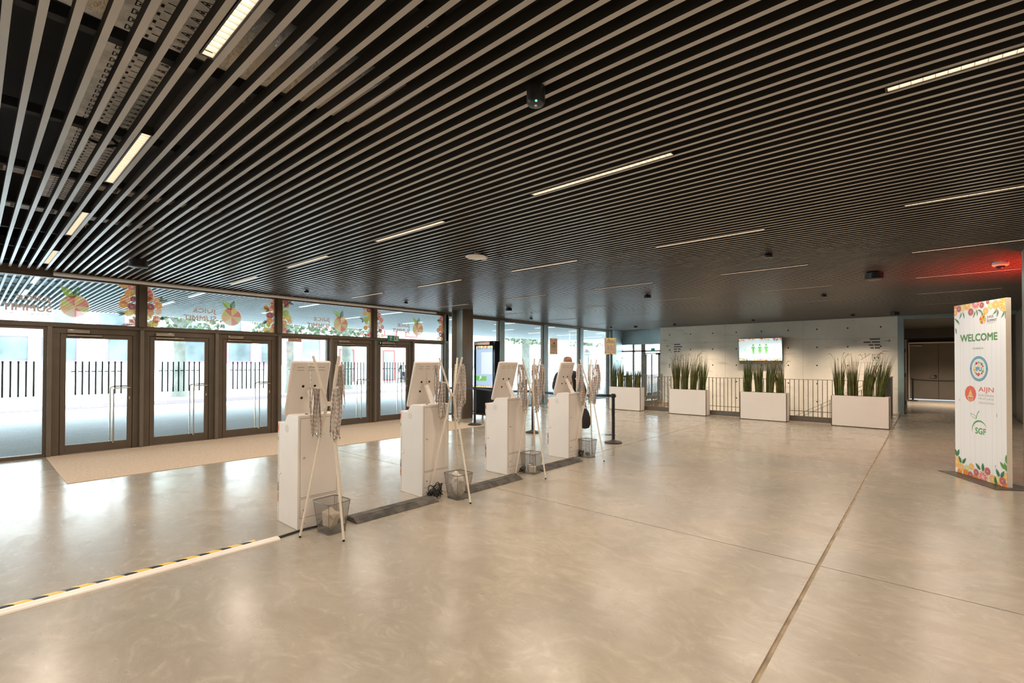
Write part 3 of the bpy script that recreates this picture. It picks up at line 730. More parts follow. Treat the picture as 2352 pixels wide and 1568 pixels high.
# window decals: citrus columns and logos, read mirrored from inside
cols_ = {2.18: (1, 1, 11), 4.76: (1, 1, 12), 7.32: (1, 1, 13), 9.90: (1, 0, 14)}
wins = {k: bpy.data.objects['window_%d' % k] for k in range(7, 11)}
ups = [(-.335, 2.135, 7), (2.225, 4.715, 8), (4.805, 7.275, 9), (7.365, 9.855, 10)]
for (a, c, k) in ups:
    pr = Pr(clip=(a+.045, c-.045, 2.335, 3.105)); st = random.getstate(); random.seed(k)
    kk = ['grape', 'orange', 'blood', 'orange', 'lemon', 'whole', 'blood', 'lime', 'orange', 'whole', 'lemon']
    for ed, sg in ((c, -1), (a, 1)):
        if ed < 0: continue
        z = 2.36
        q = 0
        while z < 3.2:
            big = (q % 7 == (0 if k % 2 else 5)); r = .15 if big else random.uniform(.065, .085)
            off = random.uniform(-.02, .05) if big else random.choice((.02, .12, .18, .08))
            y = ed+sg*(off+.02)
            if random.random() < .45: pr.leaf(y+sg*r*.7, z, (0 if sg > 0 else PI)+random.uniform(-.6, .6), .14, .06, (.09, .14, .06), 0); pr.leaf(y+sg*r*.7, z, (0 if sg > 0 else PI)+random.uniform(.5, 1.2), .12, .05, (.09, .14, .06), 0)
            pr.fruit(y, z, r, 'grape' if big else kk[(q*3+k) % len(kk)], 1 if q % 2 else 4)
            if not big: pr.fruit(ed+sg*(off+.02+(.13 if off < .1 else -.12)), z+.03, random.uniform(.05, .075), kk[(q*5+k+2) % len(kk)], 4 if q % 2 else 1)
            z += r*1.25+.03; q += 1
    random.setstate(st)
    cy = (1.226, 3.77, 6.35, 8.83)[k-7]
    pr.logo(cy, 2.635, .205, mirror=True)
    g = (.24, .20, .19)
    p2 = Pr(); g = (.70, .63, .62)
    p2.text('JUICE', cy-.725, cy-.30, 2.655, 2.765, g, 2, .03, True)
    p2.text('SUMMIT', cy-.89, cy-.30, 2.505, 2.615, g, 2, .03, True)
    for q in range(9): p2.rect(cy-.86+q*.062, cy-.825+q*.062, 2.455, 2.462, g, 2)
    p2.build('letter_decal', 'prt', decal_map(-11.4935), wins[k])
    pr.build('fruit_decal', 'vinyl', decal_map(-11.4935), wins[k])
# exit sign above the sixth door
e = MB().box(-11.43, -11.40, 7.72, 8.10, 2.235, 2.40).build('exit_sign', 'green', None, bevel=.004)
tag(e, 'green emergency exit sign with white arrow above the door', 'sign')
pr = Pr(); W1 = (.75, .62, .5)
pr.arrow(7.815, 2.265, .11, PI/2, W1, .16); pr.rect(7.93, 8.06, 2.26, 2.38, W1, 1); pr.rect(7.95, 8.04, 2.275, 2.365, (.01, .13, .09), 2)
pr.disc(8.0, 2.35, .012, W1, 3); pr.poly([(7.985, 2.28), (8.005, 2.34), (8.03, 2.335), (8.0, 2.275)], W1, 3); pr.poly([(7.965, 2.325), (8.0, 2.335), (7.995, 2.32)], W1, 3)
pr.build('pictogram', 'prt', lambda u, v, l: (-11.3985+.0006*l, u, v), e)
# silver rail under the ceiling edge
m = MB(); m.prism([(-11.345+.038*math.cos(q*PI/12), 3.165+.036*math.sin(q*PI/12)) for q in range(24)], .93, 9.4, 'y')
rl = m.build('ceiling_rail', 'rail'); tag(rl, 'long silver rail along the ceiling edge over the entrance doors', 'rail')
# entrance matting
m = MB().box(-11.42, -8.70, .87, 8.88, .0, .006).build('entrance_mat', 'coir', smooth=False)
tag(m, 'large beige ribbed entrance mat in front of the glass doors', 'mat')

# steel column by the glazing
c = thing('steel_column', (-10.42, 9.66, 0), 'dark H-section steel column beside the black display', 'column')
MB().box(-.255, -.235, -.21, .21, 0, 3.2).build('flange', 'bronze2', c, smooth=False)
MB().box(.20, .22, -.21, .21, 0, 3.2).build('flange', 'bronze', c, smooth=False)
MB().box(-.235, .20, -.03, -.01, 0, 3.2).build('web', 'bluegrey', c, smooth=False)
pr = Pr(); pr.rect(0, .12, 0, .19, (.75, .12, .08)); pr.rect(.012, .108, .012, .10, (.85, .8, .75), 1); pr.poly([(.06, .165), (.035, .12), (.085, .12)], (.9, .85, .8), 1); pr.rect(.04, .08, .03, .08, (.6, .1, .08), 2)
pr.build('fire_sign', 'prt', lambda u, v, l: (.03+u, -.033-.0006*l, 2.02+v), c)
# low blue-grey sill strip under the tall glazing
struct(MB().box(-11.60, -11.40, 9.98, 20.1, 0, .04).build('trim_30', 'bluegrey', smooth=False))

# ============================================================ STREET AND PORCH OUTSIDE
struct(MB().box(-90, -11.7, -60, 110, -.4, -.01).build('ground', 'street', smooth=False))
struct(MB().box(-19.8, -11.7, -20, 36, -.4, 0.0).build('ground_porch', 'outmat', smooth=False))
tag(MB().box(-24.5, -22.4, -60, 110, -.02, .0).build('cycle_lane', 'asphalt', smooth=False), 'pinkish cycle lane along the street beyond the porch', 'lane', kind='structure')
canopy = struct(MB().box(-19.9, -11.6, -20, 40, 3.75, 3.95).box(-19.9, -19.75, -20, 40, 3.22, 3.75).build('canopy', 'bluegrey', smooth=False))
MB().box(-19.75, -19.6, -20, 40, 3.2, 3.32).build('canopy_fascia', 'render', canopy, smooth=False)
MB().box(-11.76, -11.61, -20, 40, 3.17, 3.27).build('edge_trim', 'render', canopy, smooth=False)
cs = slat_mesh(-19.6, -11.76, 'soffit', 'bluegrey', .036, .05); cs.parent = canopy; n = 0
far = MB()
for k in range(-40, 330):
    y = .0920+PIT*k
    if y < -3.0 or y > 36: continue
    if n < 285:
        o = cs if n == 0 else cs.copy()
        if n: COL.objects.link(o)
        o.location = (0, y, 3.2)
    else: far.box(-19.6, -11.76, y-.018, y+.018, 3.2, 3.25)
    n += 1
tag(far.build('slat', 'soffit', canopy, smooth=False), kind='stuff')
for k in range(7): MB().box(-18.9+k*1.1, -18.85+k*1.1, -3, 36, 3.26, 3.30).build('carrier_rail', 'soffit', canopy, smooth=False)
pl0 = None
for j, y in enumerate([r for r in rows if r > 0]+[19.4, 22.0, 24.7]):
    for i, x in enumerate((-13.3, -15.9)):
        if pl0 is None:
            pl0 = thing('porch_lamp', (x, y, 3.19), '', 'lamp'); o = pl0
            MB().box(0, LL, -.034, .034, .0, .05).build('housing', 'soffit', o, smooth=False)
            MB().box(.01, LL-.01, -.026, .026, -.003, .0).build('diffuser', 'soffitlamp', o, smooth=False)
        else: o = copy_tree(pl0); o.location = (x, y, 3.19)
        o['label'] = 'white strip lamp under the outside porch, ' + ('near' if i == 0 else 'far from') + ' the glass, ' + ['first', 'second', 'third', 'fourth', 'fifth', 'sixth', 'seventh', 'eighth', 'ninth', 'tenth', 'eleventh'][j] + ' from the left'
        o['group'] = 'strip lamps under the porch'

def building(name, x, y0, y1, h, label, wins_, mw='render', ms='pink'):
    o = thing(name, (x, (y0+y1)/2, 0), label, 'building'); cy = (y0+y1)/2
    MB().box(-8, 0, y0-cy, y1-cy, 0, h).build('wall', mw, o, smooth=False)
    MB().box(-8, .15, y0-cy, y1-cy, h-.5, h-.2).build('cornice', mw, o, smooth=False)
    for (a, c, z0, z1) in wins_:
        a -= cy; c -= cy; t = .12
        f = MB().box(0, .06, a-t, a, z0, z1).box(0, .06, c, c+t, z0, z1).box(0, .06, a-t, c+t, z1, z1+t).box(0, .06, a-t, c+t, z0-t, z0).build('window', ms, o, smooth=False)
        MB().box(.01, .03, a, c, z0, z1).build('pane', 'pane', f, smooth=False)
    return o
wn = []
for k, y in enumerate((-3.6, .2, 2.0, 4.6, 8.2, 10.6)):
    wn += [(y, y+(1.1 if k % 2 else 1.55), 3.3, 4.6), (y+.4, y+1.7, 1.7, 2.9)]
for y in (13.0, 15.8): wn += [(y, y+1.3, 1.6, 4.6)]
building('street_building', -34, -30, 17.2, 9, 'white rendered building with pink window surrounds behind the left doors', wn)
building('street_building', -35, 17.6, 27.5, 8.5, 'white building with red shopfront frames across the street', [(19.3, 20.4, .2, 2.6), (23.3, 24.3, .2, 2.6)]+[(y, y+1.1, 4.0, 5.6) for y in (18.6, 21, 23.4, 25.6)], 'render', 'redpaint')
building('street_building', -44, 28, 95, 12, 'long pale stone building with grey windows behind the tall right panes', [(y, y+1.6, z, z+2.2) for y in range(30, 92, 4) for z in (1.0, 4.6)], 'render', 'street')
def tree(x, y, r, lab, crown=True):
    t = thing('street_tree', (x, y, 0), lab, 'tree')
    MB().tube([(0, 0, 0), (.03, .02, .6), (-.02, .03, 1.8), (.05, -.02, 3.0), (.0, .0, 4.2), (.1, .1, 6.0)], [r*1.35, r, r*.9, r*.92, r*.8, r*.4], 12).build('trunk', 'bark', t)
    MB().tube([(0, 0, 3.2), (.3, .9, 4.4), (.4, 1.6, 5.2)], [r*.5, r*.35, r*.15], 8).tube([(0, 0, 3.4), (-.2, -.9, 4.6), (0, -1.8, 5.4)], [r*.5, r*.3, r*.12], 8).build('branch', 'bark', t)
    m = MB()
    for i in range(900):
        a = random.uniform(0, 2*PI); rr = 1.45*math.sqrt(random.random()); z = 4.6+random.gauss(0, 1.0)-.2*rr
        if z < 3.1: z = 3.1+random.random()
        c = Vector((rr*math.cos(a)*1.0, rr*math.sin(a)*1.3, z)); u = Vector((random.gauss(0, 1), random.gauss(0, 1), random.gauss(0, 1))).normalized(); v = u.orthogonal().normalized()
        s_ = random.uniform(.09, .17)
        m.add([c-u*s_, c-v*s_*.6, c+u*s_, c+v*s_*.6], [(0, 1, 2, 3)])
    tag(m.build('foliage', 'leaf', t, smooth=False, fix=False), kind='stuff')
tree(-27, 6.6, .26, 'knotty plane tree seen through the second glass door from the left')
tree(-26, 11.4, .2, 'leafy street tree seen above the third glass door')
tree(-27, 15.3, .30, 'thick plane tree trunk seen through the fifth glass door')
tree(-24, 29.0, .36, 'broad plane tree trunk in the second tall pane right of the column')
tree(-24, 38.0, .32, 'pale plane tree trunk in the last tall pane before the end wall')
t = thing('road_sign', (-24, 27.5, 0), 'round road sign on a post with a small plate below, seen from behind', 'sign')
MB().tube([(0, 0, 0), (0, 0, 2.6)], .03, 8).build('post', 'steel', t)
MB().lathe((.05, 0, 2.28), [(.0, -.01), (.30, -.01), (.30, .01), (0, .01)], 24, axis='x').build('disc', 'steel', t)
MB().box(.04, .06, -.25, .25, 1.35, 1.85).build('plate', 'steel', t, smooth=False)

# ============================================================ THINGS INSIDE
# ---- self-service kiosks
def make_kiosk():
    t = thing('registration_kiosk', (-4.845, 2.325, 0), '', 'kiosk')
    prof = [(-.215, 0), (.215, 0), (.215, 1.12), (.03, 1.12), (-.01, 1.115), (-.04, 1.095), (-.07, 1.055), (-.10, 1.022), (-.215, 1.022)]
    MB().prism(prof, -.21, .21, 'y').build('cabinet', 'white', t, bevel=.006)
    MB().box(-.235, -.2152, -.212, .212, .004, 1.026).build('front_panel', 'white', t, bevel=.003)
    pr = Pr(); pr.rect(-.2345, -.2155, .93, 1.0, (.85, .25, .05)); pr.rect(-.2345, -.222, .955, .985, (.55, .05, .04), 1); pr.rect(-.232, -.22, .83, .87, (.12, .30, .05)); pr.rect(-.2345, -.2155, .31, .40, (.10, .10, .12)); pr.rect(-.23, -.2155, .37, .385, (.6, .6, .7), 1); pr.rect(-.2345, -.2155, .2, .30, (.55, .22, .10)); pr.rect(-.23, -.22, .24, .27, (.2, .08, .05), 1)
    pr.build('edge_print', 'prt', lambda u, v, l: (u, -.2125-.0006*l, v), t)
    pr = Pr(clip=(-.2, .2, .02, 1.01)); pr.band(-.2, .2, 1.0, .16, True, 1, 3); pr.band(-.2, .2, .03, .2, False, 1, 4); pr.logo(-.0, .7, .07); pr.text('JUICE', -.1, .1, .52, .56, (.1, .1, .1)); pr.text('SUMMIT', -.12, .12, .46, .50, (.1, .1, .1))
    pr.build('front_print', 'prt', lambda u, v, l: (-.2355-.0006*l, -u, v), t)
    for nm, z0, z1, zl in (('back_door', .312, 1.085, .70), ('lower_door', .112, .292, .19)):
        MB().box(.2150, .2158, -.188, .196, z0-.004, z1+.004).build('door_gap', mat('panel_shadow_gap', (.22, .17, .12), .8) if 'panel_shadow_gap' not in bpy.data.materials else bpy.data.materials['panel_shadow_gap'], t, smooth=False)
        dd = MB().box(.2150, .2175, -.185, .193, z0, z1).build(nm, 'white', t, bevel=.001)
        MB().lathe((0, -.15, zl), [(.009, .216), (.009, .226), (.005, .228)], 12, axis='x').build('lock', 'chrome', dd)
    MB().lathe((-.17, 0, .5), [(.009, -.21), (.009, -.218), (.005, -.22)], 12, axis='y').build('side_lock', 'chrome', t)
    m = MB()
    for r, n in ((.012, 6), (.024, 12), (.036, 18)):
        for i in range(n):
            a = 2*PI*i/n; m.lathe((-.03+r*math.cos(a), -.2105, 1.0+r*math.sin(a)-.03), [(.0022, 0), (.0022, -.0008)], 6, axis='y')
    tag(m.build('speaker_grille', 'hole', t, smooth=False), kind='stuff')
    m = MB()
    for y in (-.10, 0.0, .10): m.lathe((.16, y, 1.1202), [(.016, 0), (.016, .004), (.010, .006)], 12)
    m.build('cable_grommet', 'hole', t)
    MB().box(.2155, .217, -.02, .02, .055, .06).box(.2155, .217, -.15, -.14, .05, .06).build('vent_mark', 'hole', t, smooth=False)
    # screen unit leaning back
    s_ = bpy.data.objects.new('screen_unit', None)
    me = MB().box(-.042, 0, -.21, .21, 0, .595)
    s_ = me.build('screen_unit', 'white', t, bevel=.018); s_.location = (-.088, 0, 1.075); s_.rotation_euler.y = math.radians(15.5)
    MB().box(-.0432, -.0418, -.19, .19, .03, .565).build('touch_screen', 'screenbezel', s_, smooth=False)
    for (y, z) in ((-.062, .33), (.062, .33), (-.062, .205), (.062, .205)): MB().lathe((0, y, z), [(.0135, 0), (.0135, .003), (.009, .004)], 14, axis='x').build('vesa_cap', 'hole', s_)
    m = MB()
    for z in (.53, .50):
        for y in (-.11, 0, .11): m.box(0, .0012, y-.035, y+.035, z, z+.005)
    for (y, z) in ((-.175, .555), (.175, .555), (-.19, .52), (.19, .52), (-.19, .28), (.19, .28), (-.18, .04)): m.lathe((0, y, z), [(.003, 0), (.003, .0015)], 6, axis='x')
    tag(m.build('vent_slot', mat('vent_shadow', (.35, .27, .20), .8), s_, smooth=False), kind='stuff')
    MB().tube([(.015, .0, 1.345), (.165, .0, 1.115)], .031, 18).build('support_tube', 'white', t)
    MB().lathe((.165, 0, 1.12), [(.045, 0), (.045, .006), (.03, .01)], 18).build('tube_flange', 'white', t)
    return t
kl = ['white self-service kiosk nearest the camera, at the left end of the row', 'white self-service kiosk, second nearest in the row of four', 'white self-service kiosk, third nearest in the row of four', 'white self-service kiosk farthest in the row, in front of the man']
k1 = make_kiosk()
for i, y in enumerate((2.325, 3.845, 5.39, 6.965)):
    o = k1 if i == 0 else copy_tree(k1)
    o.location = (-4.845, y, 0); o['label'] = kl[i]; o['group'] = 'row of white kiosks'

# ---- lanyards
def ribbon_mesh(seed, drop):
    st = random.getstate(); random.seed(seed)
    m = MB(); uv = []; n = 14; ph = [random.uniform(0, 6) for _ in range(4)]
    for side in (0, 1):
        vs = []; fs = []
        for i in range(n+1):
            t = i/n; z = .012*(1-side*0)-t*drop if i else .012
            cx = (.010 if side else -.010)*math.sin(PI*min(1, t*1.15))*1.5+.006*math.sin(5*t+ph[side]); cy = .008*math.sin(6*t+ph[2+side])*t
            tw = .9*math.sin(2.2*t+ph[side])*.6; hw = .0085
            vs += [(cx-hw*math.cos(tw), cy-hw*math.sin(tw), z), (cx+hw*math.cos(tw), cy+hw*math.sin(tw), z)]
            uv += [(0, t*drop), (1, t*drop)]
            if i: fs.append((2*i-2, 2*i-1, 2*i+1, 2*i))
        m.add(vs, fs)
    o = m.build('lanyard', 'ribbon', None, smooth=False, fix=False, uvf=lambda i: uv[i])
    k = MB(); k.box(-.008, .008, -.003, .003, -drop-.012, -drop+.004); k.tube([(0, 0, -drop-.012), (.006, 0, -drop-.022), (0, 0, -drop-.034), (-.006, 0, -drop-.022), (0, 0, -drop-.012)], .0016, 5)
    c = k.build('clip', 'chrome', o)
    random.setstate(st); return o
RIB = [ribbon_mesh(s, d) for s, d in ((1, .43), (2, .455), (3, .415), (4, .44), (5, .40))]
ribused = set()
def hang(p0, d, n, label, group):
    """n lanyards side by side over a peg starting at p0 along d"""
    for i in range(n):
        k = random.randrange(len(RIB)); src = RIB[k]
        if k in ribused: o = copy_tree(src, None, RCM)
        else: o = src; ribused.add(k)
        t = .35+.6*(i+.5)/n; q = p0+d*t
        o.location = q+Vector((random.uniform(-.028, .028), random.uniform(-.028, .028), -.002-random.uniform(0, .02)))*(1 if n > 1 else 0)
        o.rotation_euler = (random.uniform(-.04, .04), random.uniform(-.04, .04), random.uniform(0, PI))
        o['label'] = label; o['category'] = 'lanyard'; o['group'] = group
RCM = {}
for c in bpy.data.objects:
    if c.parent and c.parent.name.startswith('lanyard'): RCM.setdefault(c.parent.name, []).append(c)

# ---- coat stands
NAMES = ['nearest coat stand', 'second nearest coat stand', 'third coat stand', 'farthest coat stand']
feet = [[(-4.434, 2.052), (-4.039, 2.271), (-4.44, 2.50)], [(-4.597, 3.712), (-4.011, 3.848), (-4.57, 4.19)], [(-4.564, 5.291), (-4.067, 5.363), (-4.52, 5.71)], [(-4.653, 6.936), (-4.076, 6.981), (-4.60, 7.46)]]
loads = [  # (rod, level, count) level 0 top peg, 1 middle peg
 [(0, 0, 1), (0, 1, 9), (1, 1, 13), (2, 0, 13), (2, 1, 3)], [(0, 0, 6), (0, 1, 10), (1, 0, 8), (1, 1, 9), (2, 1, 8), (2, 0, 6)],
 [(0, 0, 8), (0, 1, 10), (1, 0, 10), (1, 1, 10), (2, 0, 6), (2, 1, 5)], [(0, 0, 9), (0, 1, 11), (1, 0, 11), (1, 1, 11), (2, 0, 7), (2, 1, 6)]]
for i, F in enumerate(feet):
    c = Vector((sum(p[0] for p in F)/3, sum(p[1] for p in F)/3, 0))
    if i == 0: c = Vector((-4.30, 2.27, 0))
    t = thing('coat_stand', c, 'white tripod coat stand, ' + ['nearest the camera', 'second nearest', 'third nearest', 'farthest away'][i] + ', hung with lanyards', 'coat stand', 'white coat stands beside the kiosks')
    rods = []
    for j, (x, y) in enumerate(F):
        f = Vector((x, y, .012))-c; dr = Vector((f.x, f.y, 0)).normalized(); rf = math.hypot(f.x, f.y)
        wst = dr*.032+Vector((0, 0, 1.245)); tip = dr*(.60*min(rf, .33))+Vector((0, 0, 1.70))
        r = MB().tube([f, wst-Vector((0, 0, .02)), wst+Vector((0, 0, .01)), tip], [.0105, .0125, .0125, .0115], 10).build('rod', 'whitewood', t)
        MB().lathe((f.x, f.y, 0), [(.009, 0), (.011, .004), (.011, .018)], 10).build('foot_cap', 'hole', r)
        for lv, z in ((0, 1.60), (1, 1.385), (2, .94)):
            a, b_ = (wst, tip) if z > 1.25 else (f, wst)
            s_ = (z-a.z)/(b_.z-a.z); p = a+(b_-a)*s_
            dd = (dr*.075+Vector((0, 0, .018))) if lv < 2 else (-dr*.05+Vector((0, 0, .02)))
            MB().tube([p, p+dd], .006, 8).build('peg', 'whitewood', t)
            rods.append((j, lv, p+c, dd))
    MB().tube([(0, 0, 1.225), (0, 0, 1.265)], .026, 12).build('centre_ring', 'whitewood', t)
    for (j, lv, n) in loads[i]:
        p, dd = [(q[2], q[3]) for q in rods if q[0] == j and q[1] == lv][0]
        lab = f'patterned lanyards bunched on the {["upper", "middle"][lv]} peg of the {["left", "right", "rear"][j]} rod, {NAMES[i]}'
        if n == 1: lab = f'single patterned lanyard hanging alone from the {NAMES[i]}, left rod'
        hang(p, dd, n, lab, f'lanyards on {["upper", "middle"][lv]} peg of {["left", "right", "rear"][j]} rod, {NAMES[i]}')

# ---- wire bins
def crumple(name, m, loc, s_, label, seed, cat='paper', sub=2, jit=.22, smooth=False):
    random.seed(seed); bm = bmesh.new(); bmesh.ops.create_icosphere(bm, subdivisions=sub, radius=1)
    for v in bm.verts: v.co = Vector((v.co.x*s_[0], v.co.y*s_[1], v.co.z*s_[2]))*(1+random.uniform(-jit, jit))
    me = bpy.data.meshes.new(name); bm.to_mesh(me); bm.free(); me.materials.append(MT[m])
    zmin = min(v.co.z for v in me.vertices)
    o = bpy.data.objects.new(name, me); COL.objects.link(o); o.location = (loc[0], loc[1], loc[2]-zmin); return tag(o, label, cat)
def bin_(cx, cy, rz, label, tw=.285, tl=.25, bw=.205, bl=.185, h=.30):
    t = thing('mesh_waste_bin', (cx, cy, 0), label, 'bin', 'wire mesh bins under the coat stands', rz)
    def loop(w, l, z, r=.03, n=5):
        pts = []
        for (sx, sy, a0) in ((1, 1, 0), (-1, 1, PI/2), (-1, -1, PI), (1, -1, 1.5*PI)):
            for k in range(n): a = a0+PI/2*k/(n-1); pts.append((sx*(w/2-r)+r*math.cos(a), sy*(l/2-r)+r*math.sin(a), z))
        return pts
    a, b_ = loop(bw, bl, .012), loop(tw, tl, h); n = len(a); m = MB(); uv = []
    vs = []; per = 0
    for k in range(n+1):
        i = k % n; vs += [a[i], b_[i]]; uv += [(per, 0), (per, .31)]
        j = (k+1) % n; per += math.dist(b_[i], b_[j])
    m.add(vs, [(2*k, 2*k+2, 2*k+3, 2*k+1) for k in range(n)])
    m.build('wire_side', 'wire', t, smooth=False, fix=False, uvf=lambda i: uv[i])
    MB().tube(b_+[b_[0]], .0055, 8).build('rim', 'wirerim', t)
    m = MB(); m.prism([(p[0], p[1]) for p in loop(bw+.012, bl+.012, 0)], 0, .012, 'z'); m.build('base', 'wirerim', t, smooth=False)
    for sx, sy in ((1, 1), (1, -1), (-1, 1), (-1, -1)):
        MB().tube([(sx*(bw/2-.008), sy*(bl/2-.008), .01), (sx*(tw/2-.010), sy*(tl/2-.010), h)], .0028, 6).build('corner_wire', 'wirerim', t)
    return t
bin_(-4.38, 2.335, math.radians(4), 'wire mesh bin with a large paper bag, under the nearest coat stand')
bin_(-4.31, 3.93, math.radians(-3), 'wire mesh bin stuffed with a clear plastic bag, beside tangled black cable', .27, .26)
bin_(-4.46, 5.535, math.radians(3), 'wire mesh bin holding a white tissue box, third bin in the row', .25, .27)
bin_(-4.49, 7.13, math.radians(-4), 'nearly empty wire mesh bin, farthest in the row', .25, .24)
crumple('paper_bag', 'paper', (-4.375, 2.325, .014), (.098, .086, .12), 'crumpled brown paper bag inside the nearest mesh bin', 3, 'bag', 1, .24)
crumple('paper_bag', 'paper', (-4.31, 2.33, .13), (.05, .06, .045), 'small torn piece of brown paper on top in the nearest bin', 8, 'paper', 1, .25)
crumple('plastic_bag', 'plasticbag', (-4.31, 3.93, .014), (.095, .09, .13), 'bulging clear plastic bag filling the second mesh bin', 5, 'bag', 3, .10)
crumple('plastic_bag', 'plasticbag', (-4.36, 3.93, .20), (.05, .045, .05), 'twisted knot of plastic sticking up from the second bin', 6, 'bag', 2, .25)
tb = MB().box(-.05, .05, -.035, .035, 0, .085).build('tissue_box', 'tissue', None, bevel=.004); tb.location = (-4.44, 5.53, .014); tb.rotation_euler.z = .5; tag(tb, 'small white box dropped in the third mesh bin', 'box')
crumple('tissue', 'tissue', (-4.47, 5.49, .10), (.035, .03, .02), 'white tissue on top of the box in the third bin', 9, 'tissue', 1, .3)
crumple('crumpled_paper', 'rubber', (-4.50, 7.15, .014), (.05, .04, .035), 'dark crumpled scrap at the bottom of the farthest bin', 12, 'paper', 1, .25)

# ---- cable protectors, duct, tape, cables
def ramp(y0, y1, x0a, x0b, label):
    t = thing('cable_ramp', ((x0a+x0b)/2-.13, (y0+y1)/2, 0), label, 'cable ramp', 'black cable ramps between the kiosks', math.atan2(x0a-x0b, y1-y0))
    L_ = (y1-y0)/2
    prof = [(-.135, 0), (.135, 0), (.132, .008), (.075, .042), (.068, .046), (-.068, .046), (-.075, .042), (-.132, .008)]
    MB().prism(prof, -L_, L_, 'y').build('ramp_body', 'rubber', t, bevel=.002)
    MB().box(-.060, .060, -L_+.01, L_-.01, .0462, .050).build('lid', 'rubber', t, bevel=.002)
    m = MB(); n = int(L_*2/.03)
    for i in range(n):
        y = -L_+.02+i*.03
        if y > L_-.03: break
        m.box(-.052, .052, y, y+.014, .050, .0525)
        m.add([(.082, y, .0385), (.126, y, .0125), (.126, y+.014, .0125), (.082, y+.014, .0385), (.082, y, .0405), (.126, y, .0145), (.126, y+.014, .0145), (.082, y+.014, .0405)], [(4, 5, 6, 7), (0, 1, 5, 4), (2, 3, 7, 6)])
    tag(m.build('tread_rib', 'rubber', t, smooth=False), kind='stuff')
ramp(2.60, 3.66, -4.365, -4.345, 'black rubber cable ramp between the two nearest kiosks')
ramp(4.12, 5.14, -4.325, -4.30, 'black rubber cable ramp between the second and third kiosks')
ramp(5.70, 6.74, -4.36, -4.335, 'black rubber cable ramp leading to the farthest kiosk')
m = MB(); m.prism([(-4.612, .001), (-4.606, .012), (-4.590, .017), (-4.530, .017), (-4.514, .012), (-4.508, .001)], -6, 1.905, 'y'); m.prism([(-4.578, .017), (-4.575, .0195), (-4.545, .0195), (-4.542, .017)], -6, 1.905, 'y')
tag(m.build('cable_duct', 'planter'), 'long white floor cable duct running toward the nearest kiosk', 'cable duct')
tag(MB().prism([(-4.676, .0005), (-4.670, .008), (-4.655, .014), (-4.636, .016), (-4.622, .014), (-4.6135, .006), (-4.6135, .0005)], -6, 1.73, 'y').build('hazard_tape', 'tape'), 'black and yellow hazard tape beside the white cable duct', 'tape')
def cable(pts, r, label, name='power_cable'):
    P_ = [Vector(p) for p in pts]; out = []
    for i in range(len(P_)-1):
        a, b_, c_, d_ = P_[max(i-1, 0)], P_[i], P_[i+1], P_[min(i+2, len(P_)-1)]
        for k in range(5):
            t = k/5; out.append(.5*((2*b_)+(-a+c_)*t+(2*a-5*b_+4*c_-d_)*t*t+(-a+3*b_-3*c_+d_)*t**3))
    out.append(P_[-1]); return tag(MB().tube(out, r, 6).build(name, 'cable'), label, 'cable')
cable([(-4.57, 1.90, .008), (-4.59, 2.05, .008), (-4.60, 2.2, .009), (-4.57, 2.4, .01), (-4.56, 2.62, .02)], .009, 'black cable from the white duct end past the nearest kiosk')
cable([(-4.55, 1.90, .007), (-4.57, 2.0, .007), (-4.585, 2.15, .008), (-4.56, 2.3, .03), (-4.57, 2.36, .10), (-4.575, 2.42, .12), (-4.57, 2.45, .06), (-4.57, 2.40, .02), (-4.56, 2.33, .05), (-4.565, 2.40, .09), (-4.57, 2.46, .03)], .006, 'looped black cable behind the nearest bin')
def coil(cx, cy, label, seed, n=34, s_=.10, zt=.16):
    random.seed(seed); pts = []
    for i in range(n):
        a = i*1.1; pts.append((cx+s_*math.cos(a)*random.uniform(.5, 1)*.55, cy+s_*math.sin(a)*random.uniform(.5, 1), .012+zt*abs(math.sin(i*.7))*random.uniform(.3, 1)))
    cable(pts, .006, label, 'coiled_cable')
coil(-4.50, 3.72, 'tangled bundle of black cable on the floor by the second bin', 4, 60, .12, .17)
coil(-4.56, 5.44, 'small tangle of black cable by the third kiosk and bin', 5, 22, .07, .10)
coil(-4.57, 7.05, 'small tangle of black cable between farthest kiosk and bin', 6, 24, .08, .12)
coil(-4.50, 2.52, 'short black cable tangle between the nearest bin and ramp', 7, 16, .06, .05)
cable([(-4.50, 5.50, .02), (-4.52, 5.52, .10), (-4.50, 5.56, .14), (-4.47, 5.60, .10), (-4.46, 5.62, .02)], .004, 'thin black cable loop behind the third bin')

# ---- barrier posts and belts
def stanchion(x, y, label):
    t = thing('barrier_post', (x, y, 0), label, 'barrier post', 'black belt barrier posts')
    MB().lathe((0, 0, 0), [(.17, 0), (.178, .006), (.178, .022), (.165, .030), (.05, .058), (.038, .07), (.036, .072)], 32).build('base', mat('black_base_shell', (.03, .026, .022), .35) if 'black_base_shell' not in bpy.data.materials else bpy.data.materials['black_base_shell'], t)
    MB().tube([(0, 0, .06), (0, 0, .93)], .033, 18).build('post', 'dark', t)
    MB().lathe((0, 0, 0), [(.042, .925), (.044, .93), (.044, 1.0), (.040, 1.008), (.02, 1.01)], 20).box(-.055, .055, -.018, .018, .935, .99).build('belt_cassette', 'dark', t, bevel=.002)
    return t
posts = [(-10.85, 8.75), (-8.97, 8.75), (-7.00, 8.73), (-4.87, 8.71)]
labs = ['black belt barrier post hidden behind the second kiosk', 'black belt barrier post in front of the black display', 'black belt barrier post seen behind the third coat stand', 'black belt barrier post standing free right of the farthest coat stand']
for (x, y), l in zip(posts, labs): stanchion(x, y, l)
